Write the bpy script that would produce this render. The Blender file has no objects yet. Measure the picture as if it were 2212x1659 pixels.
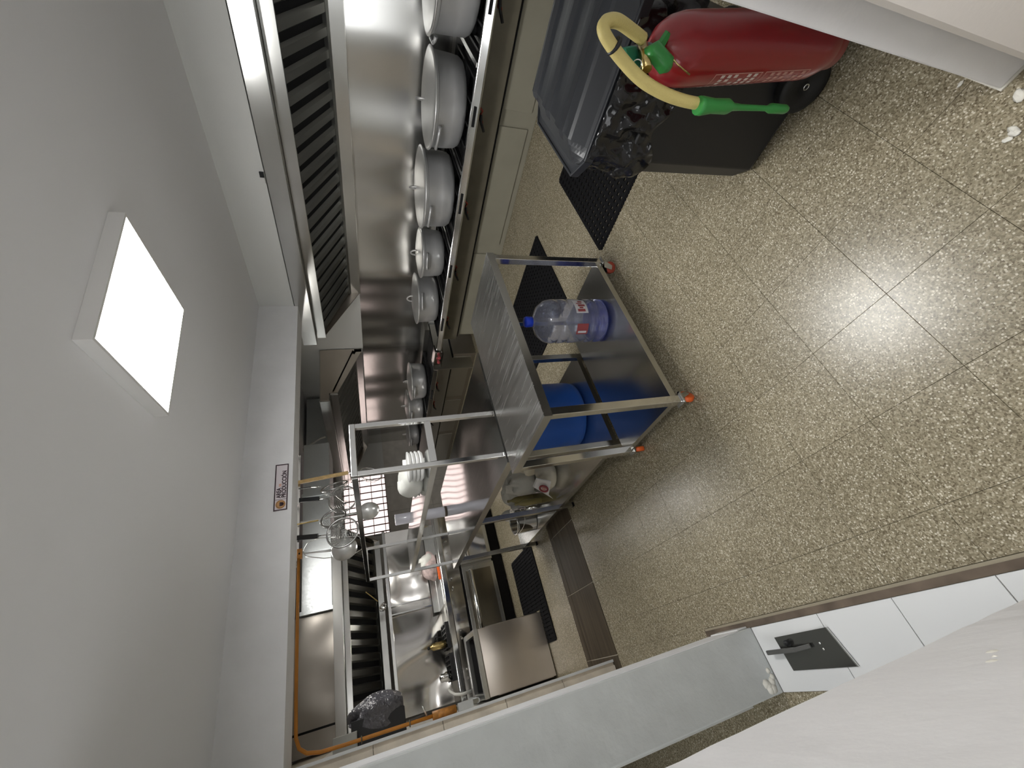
import bpy, bmesh, math, random
from mathutils import Vector, Matrix
random.seed(7)
# ------------------------------------------------------------------ camera
SC = bpy.context.scene
COL = SC.collection
F = 902.276
R0 = Vector((-0.25513585, -0.23505926, -0.9378981))    # image right
R1 = Vector((-0.80149864, 0.59398327, 0.06916505))     # image down
R2 = Vector((0.5408379, 0.76937053, -0.33994611))      # view direction
CAM = Vector((0, 0, 1.6))
cd = bpy.data.cameras.new('camera'); cd.sensor_fit = 'HORIZONTAL'; cd.sensor_width = 36
cd.lens = F / 2212 * 36; cd.clip_start = .02
cam = bpy.data.objects.new('camera', cd); COL.objects.link(cam)
m = Matrix.Identity(4)
for i in range(3):
    m[i][0] = R0[i]; m[i][1] = -R1[i]; m[i][2] = -R2[i]; m[i][3] = CAM[i]
cam.matrix_world = m
SC.camera = cam
# ------------------------------------------------------------------ world, exposure
W = bpy.data.worlds.new('sky'); SC.world = W; W.use_nodes = True
W.node_tree.nodes['Background'].inputs[0].default_value = (.97, .985, 1.0, 1)
W.node_tree.nodes['Background'].inputs[1].default_value = 1.9
SC.view_settings.view_transform = 'Standard'; SC.view_settings.look = 'None'
SC.view_settings.gamma = 1; SC.view_settings.exposure = 0.80; SC.view_settings.use_curve_mapping = False
LED_MAIN, LED_BACK, LED_KITCHEN = 19.0, 18.0, 18.0

def ray(px, py):
    return R0 * ((px - 1106) / F) + R1 * ((py - 829.5) / F) + R2
def onz(px, py, z=0.0):
    r = ray(px, py); return CAM + r * ((z - CAM.z) / r.z)
def onx(px, py, x):
    r = ray(px, py); return CAM + r * ((x - CAM.x) / r.x)
def ony(px, py, y):
    r = ray(px, py); return CAM + r * ((y - CAM.y) / r.y)
# ------------------------------------------------------------------ mesh builder
class MB:
    def __init__(s): s.v = []; s.f = []; s.sm = []
    def add(s, vs, fs, smooth=False):
        o = len(s.v); s.v += [Vector(v) for v in vs]
        for f in fs: s.f.append([o + i for i in f]); s.sm.append(smooth)
        return s
    def box(s, x0, x1, y0, y1, z0, z1):
        return s.add([(x0,y0,z0),(x1,y0,z0),(x1,y1,z0),(x0,y1,z0),(x0,y0,z1),(x1,y0,z1),(x1,y1,z1),(x0,y1,z1)],
            [(0,3,2,1),(4,5,6,7),(0,1,5,4),(1,2,6,5),(2,3,7,6),(3,0,4,7)])
    def prism(s, poly, d):
        n = len(poly); d = Vector(d); p = [Vector(q) for q in poly]
        return s.add(p + [q + d for q in p], [tuple(range(n))[::-1], tuple(range(n, 2*n))] +
            [(i, (i+1) % n, n + (i+1) % n, n + i) for i in range(n)])
    def bar(s, a, b, w, h, up=(0,0,1)):
        a = Vector(a); b = Vector(b); t = (b-a).normalized(); u = Vector(up)
        if abs(t.dot(u)) > .98: u = Vector((0,1,0))
        x = t.cross(u).normalized(); y = x.cross(t)
        return s.prism([a + x*w/2*i + y*h/2*j for i, j in ((-1,-1),(1,-1),(1,1),(-1,1))], b-a)
    def tube(s, pts, r, n=8, closed=False, cap=True):
        pts = [Vector(p) for p in pts]; k = len(pts); rs = r if isinstance(r, (list, tuple)) else [r]*k
        vs = []; fr = None
        for i, p in enumerate(pts):
            if closed: t = (pts[(i+1) % k] - pts[i-1]).normalized()
            else: t = (pts[min(i+1, k-1)] - pts[max(i-1, 0)]).normalized()
            if fr is None:
                fr = t.orthogonal().normalized()
            fr = (fr - t*fr.dot(t))
            fr = fr.normalized() if fr.length > 1e-6 else t.orthogonal().normalized()
            b = t.cross(fr)
            vs += [p + (fr*math.cos(2*math.pi*j/n) + b*math.sin(2*math.pi*j/n))*rs[i] for j in range(n)]
        fs = []
        for i in range(k if closed else k-1):
            a, c = i*n, ((i+1) % k)*n
            fs += [(a+j, a+(j+1) % n, c+(j+1) % n, c+j) for j in range(n)]
        s.add(vs, fs, True)
        if cap and not closed:
            o = len(s.v) - len(vs)
            s.f.append([o+j for j in range(n)][::-1]); s.sm.append(False)
            s.f.append([o+(k-1)*n+j for j in range(n)]); s.sm.append(False)
        return s
    def cyl(s, a, b, r, r2=None, n=16):
        return s.tube([a, b], [r, r if r2 is None else r2], n)
    def lathe(s, c, prof, n=24, axis=(0,0,1), smooth=True):
        c = Vector(c); ax = Vector(axis).normalized(); u = ax.orthogonal().normalized(); w = ax.cross(u)
        vs = []; fs = []; k = len(prof)
        for r, h in prof:
            vs += [c + ax*h + (u*math.cos(2*math.pi*j/n) + w*math.sin(2*math.pi*j/n))*max(r, 1e-5) for j in range(n)]
        for i in range(k-1):
            fs += [(i*n+j, i*n+(j+1) % n, (i+1)*n+(j+1) % n, (i+1)*n+j) for j in range(n)]
        return s.add(vs, fs, smooth)
    def ring(s, c, r, t, axis=(0,0,1), n=24, m=8, squash=1.0):
        c = Vector(c); ax = Vector(axis).normalized(); u = ax.orthogonal().normalized(); w = ax.cross(u)
        return s.tube([c + (u*math.cos(2*math.pi*j/n) + w*math.sin(2*math.pi*j/n)*squash)*r for j in range(n)], t, m, closed=True)
    def grid(s, fn, nu, nv, smooth=True):
        vs = [fn(i/nu, j/nv) for j in range(nv+1) for i in range(nu+1)]
        fs = [(j*(nu+1)+i, j*(nu+1)+i+1, (j+1)*(nu+1)+i+1, (j+1)*(nu+1)+i) for j in range(nv) for i in range(nu)]
        return s.add(vs, fs, smooth)
    def xf(s, M): s.v = [M @ v for v in s.v]; return s
    def build(s, name, mat, parent=None, bev=0, solid=0, sub=0):
        o_ = wloc(parent) if parent else Vector((0,0,0))
        me = bpy.data.meshes.new(name)
        me.from_pydata([tuple(v - o_) for v in s.v], [], s.f)
        me.polygons.foreach_set('use_smooth', s.sm); me.update()
        bm = bmesh.new(); bm.from_mesh(me); bmesh.ops.recalc_face_normals(bm, faces=bm.faces); bm.to_mesh(me); bm.free()
        ob = bpy.data.objects.new(name, me); COL.objects.link(ob)
        if mat: me.materials.append(MAT[mat] if isinstance(mat, str) else mat)
        if parent: ob.parent = parent
        if solid:
            q = ob.modifiers.new('thick', 'SOLIDIFY'); q.thickness = solid; q.offset = 0
        if bev:
            q = ob.modifiers.new('bevel', 'BEVEL'); q.width = bev; q.segments = 2; q.limit_method = 'ANGLE'; q.angle_limit = .7
        if sub:
            q = ob.modifiers.new('sub', 'SUBSURF'); q.levels = sub; q.render_levels = sub
        return ob
def wloc(o):
    v = Vector((0,0,0))
    while o: v += o.location; o = o.parent
    return v
def tag(o, label=None, cat=None, group=None, kind=None):
    if label: o['label'] = label
    if cat: o['category'] = cat
    if group: o['group'] = group
    if kind: o['kind'] = kind
    return o
def thing(name, label, cat, loc=(0,0,0), group=None):
    o = bpy.data.objects.new(name, None); COL.objects.link(o); o.location = loc; o.empty_display_size = .05
    return tag(o, label, cat, group)
def struct(o): o['kind'] = 'structure'; return o
def B(*a): return MB().box(*a)
# ------------------------------------------------------------------ materials
MAT = {}
def nodes(name):
    mt = bpy.data.materials.new(name); mt.use_nodes = True; MAT[name] = mt
    nt = mt.node_tree; return mt, nt, nt.nodes['Principled BSDF'], nt.links
def simple(name, col, rough=.5, metal=0, spec=.5, bump=0, bscale=60, var=0, vscale=4, coat=0, alpha=1, trans=0, ior=1.45, bdist=.004, bdet=4):
    mt, nt, p, L = nodes(name)
    p.inputs['Base Color'].default_value = (*col, 1); p.inputs['Roughness'].default_value = rough
    p.inputs['Metallic'].default_value = metal; p.inputs['Specular IOR Level'].default_value = spec
    p.inputs['Coat Weight'].default_value = coat; p.inputs['Alpha'].default_value = alpha
    p.inputs['Transmission Weight'].default_value = trans; p.inputs['IOR'].default_value = ior
    g = nt.nodes.new('ShaderNodeNewGeometry')
    if var:
        n = nt.nodes.new('ShaderNodeTexNoise'); n.inputs['Scale'].default_value = vscale; n.inputs['Detail'].default_value = 5
        L.new(g.outputs['Position'], n.inputs['Vector'])
        r = nt.nodes.new('ShaderNodeValToRGB'); r.color_ramp.elements[0].position = .3; r.color_ramp.elements[1].position = .7
        r.color_ramp.elements[0].color = (*[c*(1-var) for c in col], 1); r.color_ramp.elements[1].color = (*[min(1, c*(1+var)) for c in col], 1)
        L.new(n.outputs['Fac'], r.inputs[0]); L.new(r.outputs[0], p.inputs['Base Color'])
    if bump:
        n = nt.nodes.new('ShaderNodeTexNoise'); n.inputs['Scale'].default_value = bscale; n.inputs['Detail'].default_value = bdet
        L.new(g.outputs['Position'], n.inputs['Vector'])
        b = nt.nodes.new('ShaderNodeBump'); b.inputs['Strength'].default_value = bump; b.inputs['Distance'].default_value = bdist
        L.new(n.outputs['Fac'], b.inputs['Height']); L.new(b.outputs[0], p.inputs['Normal'])
    return mt
def steel(name, col=(.60,.60,.58), rough=.26, grain=(60,60,60), wave=0, wscale=1.0, streak=.05, dirt=.06, wmap=None, metal=1):
    """brushed sheet: streaky roughness along the grain, faint tone variation, optional waviness of thin sheet"""
    mt, nt, p, L = nodes(name)
    p.inputs['Metallic'].default_value = metal
    g = nt.nodes.new('ShaderNodeNewGeometry'); mp = nt.nodes.new('ShaderNodeMapping'); mp.inputs['Scale'].default_value = grain
    L.new(g.outputs['Position'], mp.inputs['Vector'])
    n = nt.nodes.new('ShaderNodeTexNoise'); n.inputs['Scale'].default_value = 1; n.inputs['Detail'].default_value = 4
    L.new(mp.outputs[0], n.inputs['Vector'])
    mr = nt.nodes.new('ShaderNodeMapRange'); mr.inputs['From Min'].default_value = .3; mr.inputs['From Max'].default_value = .7
    mr.inputs['To Min'].default_value = max(.03, rough-streak); mr.inputs['To Max'].default_value = rough+streak
    L.new(n.outputs['Fac'], mr.inputs['Value']); L.new(mr.outputs[0], p.inputs['Roughness'])
    n2 = nt.nodes.new('ShaderNodeTexNoise'); n2.inputs['Scale'].default_value = 3; n2.inputs['Detail'].default_value = 3
    L.new(g.outputs['Position'], n2.inputs['Vector'])
    r = nt.nodes.new('ShaderNodeValToRGB'); r.color_ramp.elements[0].position = .25; r.color_ramp.elements[1].position = .75
    r.color_ramp.elements[0].color = (*[c*(1-dirt) for c in col], 1); r.color_ramp.elements[1].color = (*col, 1)
    L.new(n2.outputs['Fac'], r.inputs[0]); L.new(r.outputs[0], p.inputs['Base Color'])
    if wave:
        n3 = nt.nodes.new('ShaderNodeTexNoise'); n3.inputs['Scale'].default_value = wscale; n3.inputs['Detail'].default_value = 0
        m3 = nt.nodes.new('ShaderNodeMapping'); m3.inputs['Scale'].default_value = wmap or (1,1,1)
        L.new(g.outputs['Position'], m3.inputs['Vector']); L.new(m3.outputs[0], n3.inputs['Vector'])
        b = nt.nodes.new('ShaderNodeBump'); b.inputs['Strength'].default_value = 1; b.inputs['Distance'].default_value = wave
        L.new(n3.outputs['Fac'], b.inputs['Height']); L.new(b.outputs[0], p.inputs['Normal'])
    return mt
steel('steel', streak=.0)
steel('steel_top_cross', (.68,.68,.67), .25, (70,4,4), streak=.045)
steel('steel_shelf', (.66,.66,.65), .20, streak=0, wave=.01)
steel('steel_polished', (.68,.68,.67), .11, (160,5,5), wave=.02, wscale=1.2, streak=.02)
steel('steel_sheet', (.56,.55,.52), .32, wave=.03, wscale=.9, streak=.0)
steel('steel_dull', (.44,.41,.37), .40, wave=.04, wscale=3, streak=.02)
steel('steel_backsplash', (.68,.675,.65), .22, wave=.20, wscale=1.0, streak=.0, wmap=(1,1.5,.2))
steel('steel_wavy', (.70,.68,.65), .15, wave=.22, wscale=1.0, streak=.0, wmap=(1.6,1,1.6))
steel('steel_hood', (.64,.64,.62), .20, wave=.006, wscale=1.5, streak=.0)
steel('steel_panel', (.68,.62,.555), .34, wave=.10, wscale=1.4, streak=.0, wmap=(1,1,1.6))
steel('chrome', (.76,.76,.75), .12, streak=.0, dirt=.03)
steel('baffle', (.31,.31,.29), .40, streak=.0)
steel('galvanised', (.64,.67,.68), .52, (60,60,60), streak=.08, dirt=.12)
steel('aluminium', (.70,.705,.71), .42, (6,6,40), streak=.04, dirt=.22, metal=.62)
steel('aluminium_lid', (.74,.74,.73), .36, (14,14,8), streak=.04, dirt=.12, metal=.7)
steel('brass', (.55,.42,.18), .25, streak=0)
simple('wall_paint', (.72,.725,.70), .75, bump=.15, bscale=90)
simple('wall_white', (.81,.81,.82), .7, bump=.25, bscale=40, var=.03, vscale=6)
simple('plaster', (.55,.57,.56), .85, bump=.8, bscale=28, var=.05, vscale=9)
simple('wall_warm_lit', (.76,.72,.68), .75, bump=.15, bscale=60)  # warm light on the near jamb face, put into the wall colour
simple('ceiling_paint', (.80,.80,.81), .85, bump=.1, bscale=50)
simple('cream_tile', (.76,.68,.57), .3, var=.14, vscale=9)
simple('grey_tile', (.60,.57,.52), .3, var=.1, vscale=8)
simple('white_tile', (.72,.73,.73), .32, bump=.02)
simple('grout_dark', (.15,.13,.09), .9)
simple('grout_light', (.52,.47,.38), .9)
simple('skirting_brown', (.13,.10,.075), .35, var=.4, vscale=9)
simple('skirting_edge', (.34,.30,.22), .6)
simple('black_plastic', (.012,.0125,.014), .42, bump=.05, bscale=300)
simple('lid_plastic', (.022,.024,.028), .36, bump=.05, bscale=200)
simple('bag_black', (.010,.010,.011), .13, bump=1, bscale=16, bdist=.045, spec=.6, bdet=1)
simple('rubber', (.009,.009,.010), .7, spec=.12)
simple('rubber_tyre', (.012,.012,.012), .6)
simple('cast_iron', (.012,.012,.013), .55, bump=.3, bscale=90)
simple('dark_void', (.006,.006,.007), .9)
simple('stove_panel', (.17,.155,.115), .42, metal=.3, var=.12, vscale=6)
simple('stove_plinth', (.30,.285,.225), .5, var=.06)
simple('red_paint', (.24,.010,.013), .28, coat=.4, spec=.5)
simple('green_plastic', (.03,.22,.045), .35)
simple('green_metal', (.02,.20,.12), .4)
simple('hose_yellow', (.60,.50,.19), .5, bump=.25, bscale=260)
simple('print_white', (.62,.52,.48), .6)
simple('print_pale', (.50,.26,.22), .6)
simple('castor_orange', (.72,.12,.02), .4)
simple('castor_red', (.35,.06,.035), .5)
simple('drum_blue', (.010,.070,.32), .42, bump=.08, bscale=60)
simple('cap_blue', (.015,.05,.55), .35)
simple('label_white', (.52,.52,.55), .5)
simple('label_red', (.25,.045,.05), .5)
simple('wood', (.55,.38,.17), .55, var=.2, vscale=30)
simple('wood_orange', (.50,.22,.05), .5, var=.3, vscale=40)
simple('gas_orange', (.50,.20,.025), .42, var=.1, vscale=12)
simple('sign_white', (.74,.68,.71), .5)
simple('sign_ink', (.035,.012,.02), .5)
simple('sign_brown', (.38,.20,.09), .5)
simple('sign_tan', (.62,.36,.16), .5)
simple('sign_peach', (.70,.36,.24), .5)
simple('bag_white', (.78,.78,.73), .35, bump=.5, bscale=26)
simple('tub_white', (.74,.74,.72), .3)
simple('bag_cream', (.78,.72,.58), .4, bump=.4, bscale=24)
simple('bag_pink', (.58,.46,.44), .35, bump=.6, bscale=22, var=.25, vscale=22)
simple('oil_yellow', (.24,.20,.08), .25)
simple('orange_plastic', (.80,.13,.02), .4)
simple('film_roll', (.56,.56,.62), .16, spec=.6)
simple('paper_white', (.72,.71,.69), .7)
simple('trowel_steel', (.16,.16,.15), .2, metal=.9)
simple('trowel_handle', (.09,.09,.085), .4)
simple('bar_red', (.16,.05,.04), .5)
simple('pvc_white', (.62,.62,.58), .35)
simple('grey_box', (.42,.43,.41), .5)
simple('glass_dark', (.26,.235,.185), .22, metal=.95)
steel('wire', (.42,.42,.41), .30, streak=0)
simple('chip', (.75,.73,.66), .8)
simple('film_dark', (.10,.10,.115), .07, bump=1, bscale=14, bdist=.05, spec=.8)
simple('pane', (.54,.43,.40), .02, trans=1, ior=1.02)
simple('knob_red', (.38,.05,.06), .35)
# clear plastics
simple('bottle_tint', (.10,.16,.75), .1, trans=.8, ior=1.1)
simple('bottle_plastic', (.82,.85,.97), .05, trans=.93, ior=1.33, bump=.03, bscale=30)
simple('film_clear', (.82,.84,.88), .25, trans=.85, ior=1.08, bump=.9, bscale=20)
simple('bag_clear', (.88,.87,.82), .3, trans=.15, ior=1.1, bump=.8, bscale=26)
def wood_tile():
    mt, nt, p, L = nodes('wood_tile')
    g = nt.nodes.new('ShaderNodeNewGeometry'); mp = nt.nodes.new('ShaderNodeMapping'); mp.inputs['Scale'].default_value = (.8, 12, 1)
    L.new(g.outputs['Position'], mp.inputs['Vector'])
    n = nt.nodes.new('ShaderNodeTexNoise'); n.inputs['Scale'].default_value = 2.2; n.inputs['Detail'].default_value = 6; L.new(mp.outputs[0], n.inputs['Vector'])
    r = nt.nodes.new('ShaderNodeValToRGB'); r.color_ramp.elements[0].position = .32; r.color_ramp.elements[1].position = .72
    r.color_ramp.elements[0].color = (.036,.026,.015,1); r.color_ramp.elements[1].color = (.095,.072,.045,1)
    L.new(n.outputs['Fac'], r.inputs[0]); L.new(r.outputs[0], p.inputs['Base Color']); p.inputs['Roughness'].default_value = .5; p.inputs['Specular IOR Level'].default_value = .3
wood_tile()
def terrazzo(name, joints=False):
    mt, nt, p, L = nodes(name)
    g = nt.nodes.new('ShaderNodeNewGeometry')
    def vor(scale):
        v = nt.nodes.new('ShaderNodeTexVoronoi'); v.inputs['Scale'].default_value = scale; L.new(g.outputs['Position'], v.inputs['Vector'])
        sc = nt.nodes.new('ShaderNodeSeparateColor'); L.new(v.outputs['Color'], sc.inputs[0]); return v, sc
    v, sx = vor(230)
    r = nt.nodes.new('ShaderNodeValToRGB'); e = r.color_ramp.elements
    e[0].position = 0; e[0].color = (.125,.102,.062,1)
    e[1].position = 1; e[1].color = (.48,.43,.32,1)
    for ps, c in ((.12,(.175,.147,.094)),(.5,(.262,.228,.153)),(.82,(.335,.293,.202)),(.93,(.40,.355,.26))):
        x = e.new(ps); x.color = (*c, 1)
    L.new(sx.outputs['Red'], r.inputs[0])
    col = r.outputs[0]
    for scale, thr, size, c in ((150, .82, .42, (.085,.068,.043)), (150, .82, .42, (.60,.55,.44))):     # scattered dark and pale chips
        v2, s2 = vor(scale)
        a1 = nt.nodes.new('ShaderNodeMath'); a1.operation = 'GREATER_THAN'; a1.inputs[1].default_value = thr; L.new(s2.outputs['Green'], a1.inputs[0])
        a2 = nt.nodes.new('ShaderNodeMath'); a2.operation = 'LESS_THAN'; a2.inputs[1].default_value = size; L.new(v2.outputs['Distance'], a2.inputs[0])
        a3 = nt.nodes.new('ShaderNodeMath'); a3.operation = 'MULTIPLY'; L.new(a1.outputs[0], a3.inputs[0]); L.new(a2.outputs[0], a3.inputs[1])
        mxc = nt.nodes.new('ShaderNodeMix'); mxc.data_type = 'RGBA'; L.new(a3.outputs[0], mxc.inputs[0]); L.new(col, mxc.inputs[6]); mxc.inputs[7].default_value = (*c, 1)
        col = mxc.outputs[2]
    n = nt.nodes.new('ShaderNodeTexNoise'); n.inputs['Scale'].default_value = 3.2; n.inputs['Detail'].default_value = 6; n.inputs['Roughness'].default_value = .65
    L.new(g.outputs['Position'], n.inputs['Vector'])
    mr = nt.nodes.new('ShaderNodeMapRange'); mr.inputs['From Min'].default_value = .25; mr.inputs['From Max'].default_value = .75
    mr.inputs['To Min'].default_value = .90; mr.inputs['To Max'].default_value = 1.08; L.new(n.outputs['Fac'], mr.inputs['Value'])
    oi = nt.nodes.new('ShaderNodeObjectInfo'); m2 = nt.nodes.new('ShaderNodeMapRange'); m2.inputs['To Min'].default_value = .97; m2.inputs['To Max'].default_value = 1.03
    L.new(oi.outputs['Random'], m2.inputs['Value'])
    mu = nt.nodes.new('ShaderNodeMath'); mu.operation = 'MULTIPLY'; L.new(mr.outputs[0], mu.inputs[0]); L.new(m2.outputs[0], mu.inputs[1])
    mx = nt.nodes.new('ShaderNodeVectorMath'); mx.operation = 'SCALE'; L.new(col, mx.inputs[0]); L.new(mu.outputs[0], mx.inputs['Scale'])
    L.new(mx.outputs[0], p.inputs['Base Color'])
    p.inputs['Roughness'].default_value = .27; p.inputs['Specular IOR Level'].default_value = .5
    b = nt.nodes.new('ShaderNodeBump'); b.inputs['Strength'].default_value = .08; b.inputs['Distance'].default_value = .001
    L.new(sx.outputs['Green'], b.inputs['Height']); L.new(b.outputs[0], p.inputs['Normal'])
terrazzo('terrazzo')
def emit(name, col, s):
    mt = bpy.data.materials.new(name); mt.use_nodes = True; MAT[name] = mt; nt = mt.node_tree
    e = nt.nodes.new('ShaderNodeEmission'); e.inputs[0].default_value = (*col, 1); e.inputs[1].default_value = s
    nt.links.new(e.outputs[0], nt.nodes['Material Output'].inputs[0])
emit('led_main', (1, .995, .975), LED_MAIN); emit('led_back', (1, .995, .985), LED_BACK); emit('led_kitchen', (1, .97, .92), LED_KITCHEN)
# ================================================================== structure
CEIL = 2.485
flo = struct(B(-2.6, 4.55, -2.6, 8.2, -.10, -.006).build('floor', 'grout_dark'))
PX = .2965
tmesh = {}
def floor_tile(x0, x1, y0, y1, parent, mat='terrazzo', name='floor_tile', top=0.0, th=.012, gap=.0005, ch=.0006):
    w, d = round(x1-x0, 4), round(y1-y0, 4); k = (w, d, mat, th)
    if k not in tmesh:
        a, b = w/2-gap, d/2-gap; mb = MB()
        lo = [(-a,-b,-th),(a,-b,-th),(a,b,-th),(-a,b,-th)]; mi = [(x,y,-ch) for x,y,_ in lo]
        hi = [(x*(a-ch)/a, y*(b-ch)/b, 0) for x,y,_ in lo]
        mb.add(lo+mi+hi, [(3,2,1,0)] + [(i,(i+1)%4,4+(i+1)%4,4+i) for i in range(4)] + [(4+i,4+(i+1)%4,8+(i+1)%4,8+i) for i in range(4)] + [(8,9,10,11)])
        o = mb.build(name, mat); tmesh[k] = o.data
    else:
        o = bpy.data.objects.new(name, tmesh[k]); COL.objects.link(o)
    o.parent = parent; o.location = Vector(((x0+x1)/2, (y0+y1)/2, top)) - wloc(parent)
    return o
xs = [-.1025] + [.65 + PX*k for k in range(-2, 12)]
ys = [.576 + PX*k for k in range(-4, 10)] + [3.288]
for i in range(len(xs)-1):
    for j in range(len(ys)-1):
        if xs[i] > .9 and ys[j+1] < -.1: continue
        floor_tile(xs[i], xs[i+1], ys[j], ys[j+1], flo)
B(-2.6, -.386, -2.6, 7.0, -.006, 0).build('terrazzo_slab', 'terrazzo', flo)
B(-.386, -.1025, 2.2, 3.29, -.006, 0).build('terrazzo_slab', 'terrazzo', flo)
B(-.3859, 4.4, 3.88, 8.0, -.006, 0).build('terrazzo_slab', 'terrazzo', flo)
B(-.386, 4.4, -2.6, ys[0], -.006, 0).build('terrazzo_slab', 'terrazzo', flo)
# brown wood-look threshold between the two rooms
t1 = struct(B(-.40, 3.70, 3.288, 3.882, -.006, -.002).build('trim_1', 'grout_light'))
jx = [-.40, -.129, .366, .868, 1.363, 1.858, 2.353, 2.848, 3.343, 3.70]
for a, b in zip(jx, jx[1:]):
    floor_tile(a, b, 3.29, 3.79, t1, 'wood_tile', 'threshold_tile', .003, .008, .003)
    floor_tile(a, b, 3.79, 3.88, t1, 'wood_tile', 'threshold_strip', .003, .008, .002)
# white tiled sill of the door opening in the left wall
t2 = struct(B(-.386, -.137, .50, 1.872, -.006, .001).build('trim_2', 'grout_dark'))
for a, b in ((.55,.881),(.881,1.187),(1.187,1.497),(1.497,1.872)):
    floor_tile(-.386, -.137, a, b, t2, 'white_tile', 'sill_tile', .006, .008, .0016)
B(-.137, -.113, .50, 2.2, -.006, .010).build('skirting_strip', 'skirting_brown', t2)
B(-.113, -.1035, .50, 2.2, -.006, .004).build('skirting_edge', 'skirting_edge', t2)
struct(B(-2.6, 4.55, -2.6, 8.2, CEIL, CEIL+.1).build('ceiling', 'ceiling_paint'))
struct(B(4.4, 4.55, -.8, 8.2, 0, CEIL).build('wall_right', 'wall_paint'))
struct(B(3.47, 4.398, -.055, 3.288, 2.176, CEIL).build('wall_soffit', 'wall_paint'))
h = B(-.55, 3.469, 3.29, 3.55, 2.14, CEIL); h.box(3.469, 4.398, 3.29, 3.55, 2.176, CEIL)
struct(h.build('wall_header', 'wall_white'))
def rough_block(x0, x1, y0, y1, z0, z1, amp, n=60):
    """wall end with a slightly wavy, hand-plastered corner"""
    mb = MB(); rg = random.Random(3)
    off = [(rg.uniform(-amp, amp), rg.uniform(-amp, amp)) for _ in range(n+1)]
    ring = []
    for k in range(n+1):
        z = z0 + (z1-z0)*k/n; a, b = off[k]
        ring += [(x0,y0,z),(x1,y0,z),(x1+a*.4, y1-.02,z),(x1-.004+a*.4,y1-.004+b*.5,z),(x1-.02,y1+b,z),(x0+.02,y1,z),(x0,y1-.02,z)]
    q = 7
    mb.add(ring, [(k*q+i, k*q+(i+1) % q, (k+1)*q+(i+1) % q, (k+1)*q+i) for k in range(n) for i in range(q)] + [tuple(range(q))[::-1], tuple(range(n*q, n*q+q))])
    return mb
struct(rough_block(-.386, -.12, -2.6, .53, 0, CEIL-.001, .0022).build('wall_near_left', 'wall_white'))
nl = bpy.data.objects['wall_near_left']; rg = random.Random(9)
for k in range(14):         # plaster specks left on the near wall face
    y = rg.uniform(.18, .46); z = rg.uniform(.75, 1.35); a_ = rg.uniform(.002, .006)
    MB().lathe((-.1205, y, z), [(a_*1.5,0),(a_,.0012),(0,.002)], 7, (1,0,0)).build('plaster_speck', 'chip', nl)
wl = B(-.386, -.137, 1.874, 2.10, 0, CEIL-.001)
wl = struct(wl.build('wall_left', 'plaster', bev=.006))
B(-.1367, -.129, 1.89, 2.09, .011, .07).build('white_skirting', 'white_tile', wl, bev=.003)
B(-.1369, -.1335, 1.880, 2.10, .072, CEIL-.001).build('white_side', 'wall_white', wl)  # thin white sheet on the wall's right face, paler than the plaster front
rg = random.Random(5)
sp = MB()
for k in range(9):          # plaster splashes on the foot of the wall
    p = Vector((-.36 + .04*rg.random()*k*.3, 1.873, .02 + rg.random()*.05)); sp.lathe(p, [(.0,-.003),(.012+.01*rg.random(),-.001),(.0,.004)], 7, (0,-1,0))
sp.build('plaster_splash', 'chip', wl)
struct(B(-.44, -.40, 2.11, 3.289, 0, CEIL-.001).build('wall_recess', 'wall_paint'))
wj = struct(B(-.60, -.185, 3.40, 3.60, 0, 2.139).build('wall_jamb', 'grout_light'))
zz = [0, .42, .84, 1.26, 1.68, 2.138]
for a, b in zip(zz, zz[1:]):
    B(-.185, -.165, 3.402, 3.598, a+.002, b-.002).build('reveal_tile', 'cream_tile', wj)
    B(-.40, -.185, 3.388, 3.40, a+.002, b-.002).build('reveal_tile', 'cream_tile', wj)
B(-.1655, -.150, 3.385, 3.402, .003, 2.136).build('corner_bead', 'white_tile', wj)
wk = struct(B(-.60, -.225, 3.601, 8.2, 0, CEIL-.001).build('wall_kitchen_left', 'grout_light'))
for yy in range(11):
    for a, b in ((0,.42),(.42,.84),(.84,1.26),(1.26,1.68),(1.68,2.10)):
        y0 = 3.605 + .41*yy
        if y0 + .41 > 8: continue
        B(-.225, -.212, y0+.0015, y0+.4085, a+.0015, b-.0015).build('wall_tile', 'cream_tile' if (a < 1.2 and yy < 2) else 'grey_tile', wk)
# far wall with a barred window
wx0, wx1, wz0, wz1 = 2.50, 3.78, 1.25, 2.08
fw = B(-.22, wx0, 8.0, 8.15, 0, CEIL-.001); fw.box(wx1, 4.398, 8.0, 8.15, 0, CEIL-.001); fw.box(wx0, wx1, 8.0, 8.15, 0, wz0); fw.box(wx0, wx1, 8.0, 8.15, wz1, CEIL-.001)
fw = struct(fw.build('wall_far', 'wall_paint'))
for k in range(8):          # brown-grey wall tiles below and beside the window
    for j in range(3):
        x0 = .4 + .5*k
        if x0 + .5 > 4.4: continue
        z0 = .02 + .42*j
        B(x0+.002, x0+.498, 7.986, 7.999, z0, z0+.416).build('wall_tile', 'grey_tile', fw)
win = thing('window_1', None, None, (wx0, 8.0, wz0)); struct(win)
fr = B(wx0, wx0+.04, 8.02, 8.08, wz0, wz1); fr.box(wx1-.04, wx1, 8.02, 8.08, wz0, wz1); fr.box(wx0, wx1, 8.02, 8.08, wz0, wz0+.04); fr.box(wx0, wx1, 8.02, 8.08, wz1-.04, wz1)
fr.build('window_frame', 'grey_box', win)
B(wx0+.04, wx1-.04, 8.048, 8.052, wz0+.04, wz1-.04).build('pane', 'pane', win)
for k in range(10):
    x = wx0 + .07 + k*.13; MB().bar((x, 8.012, wz0+.01), (x, 8.012, wz1-.01), .018, .014).build('window_bar', 'bar_red', win)
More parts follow.
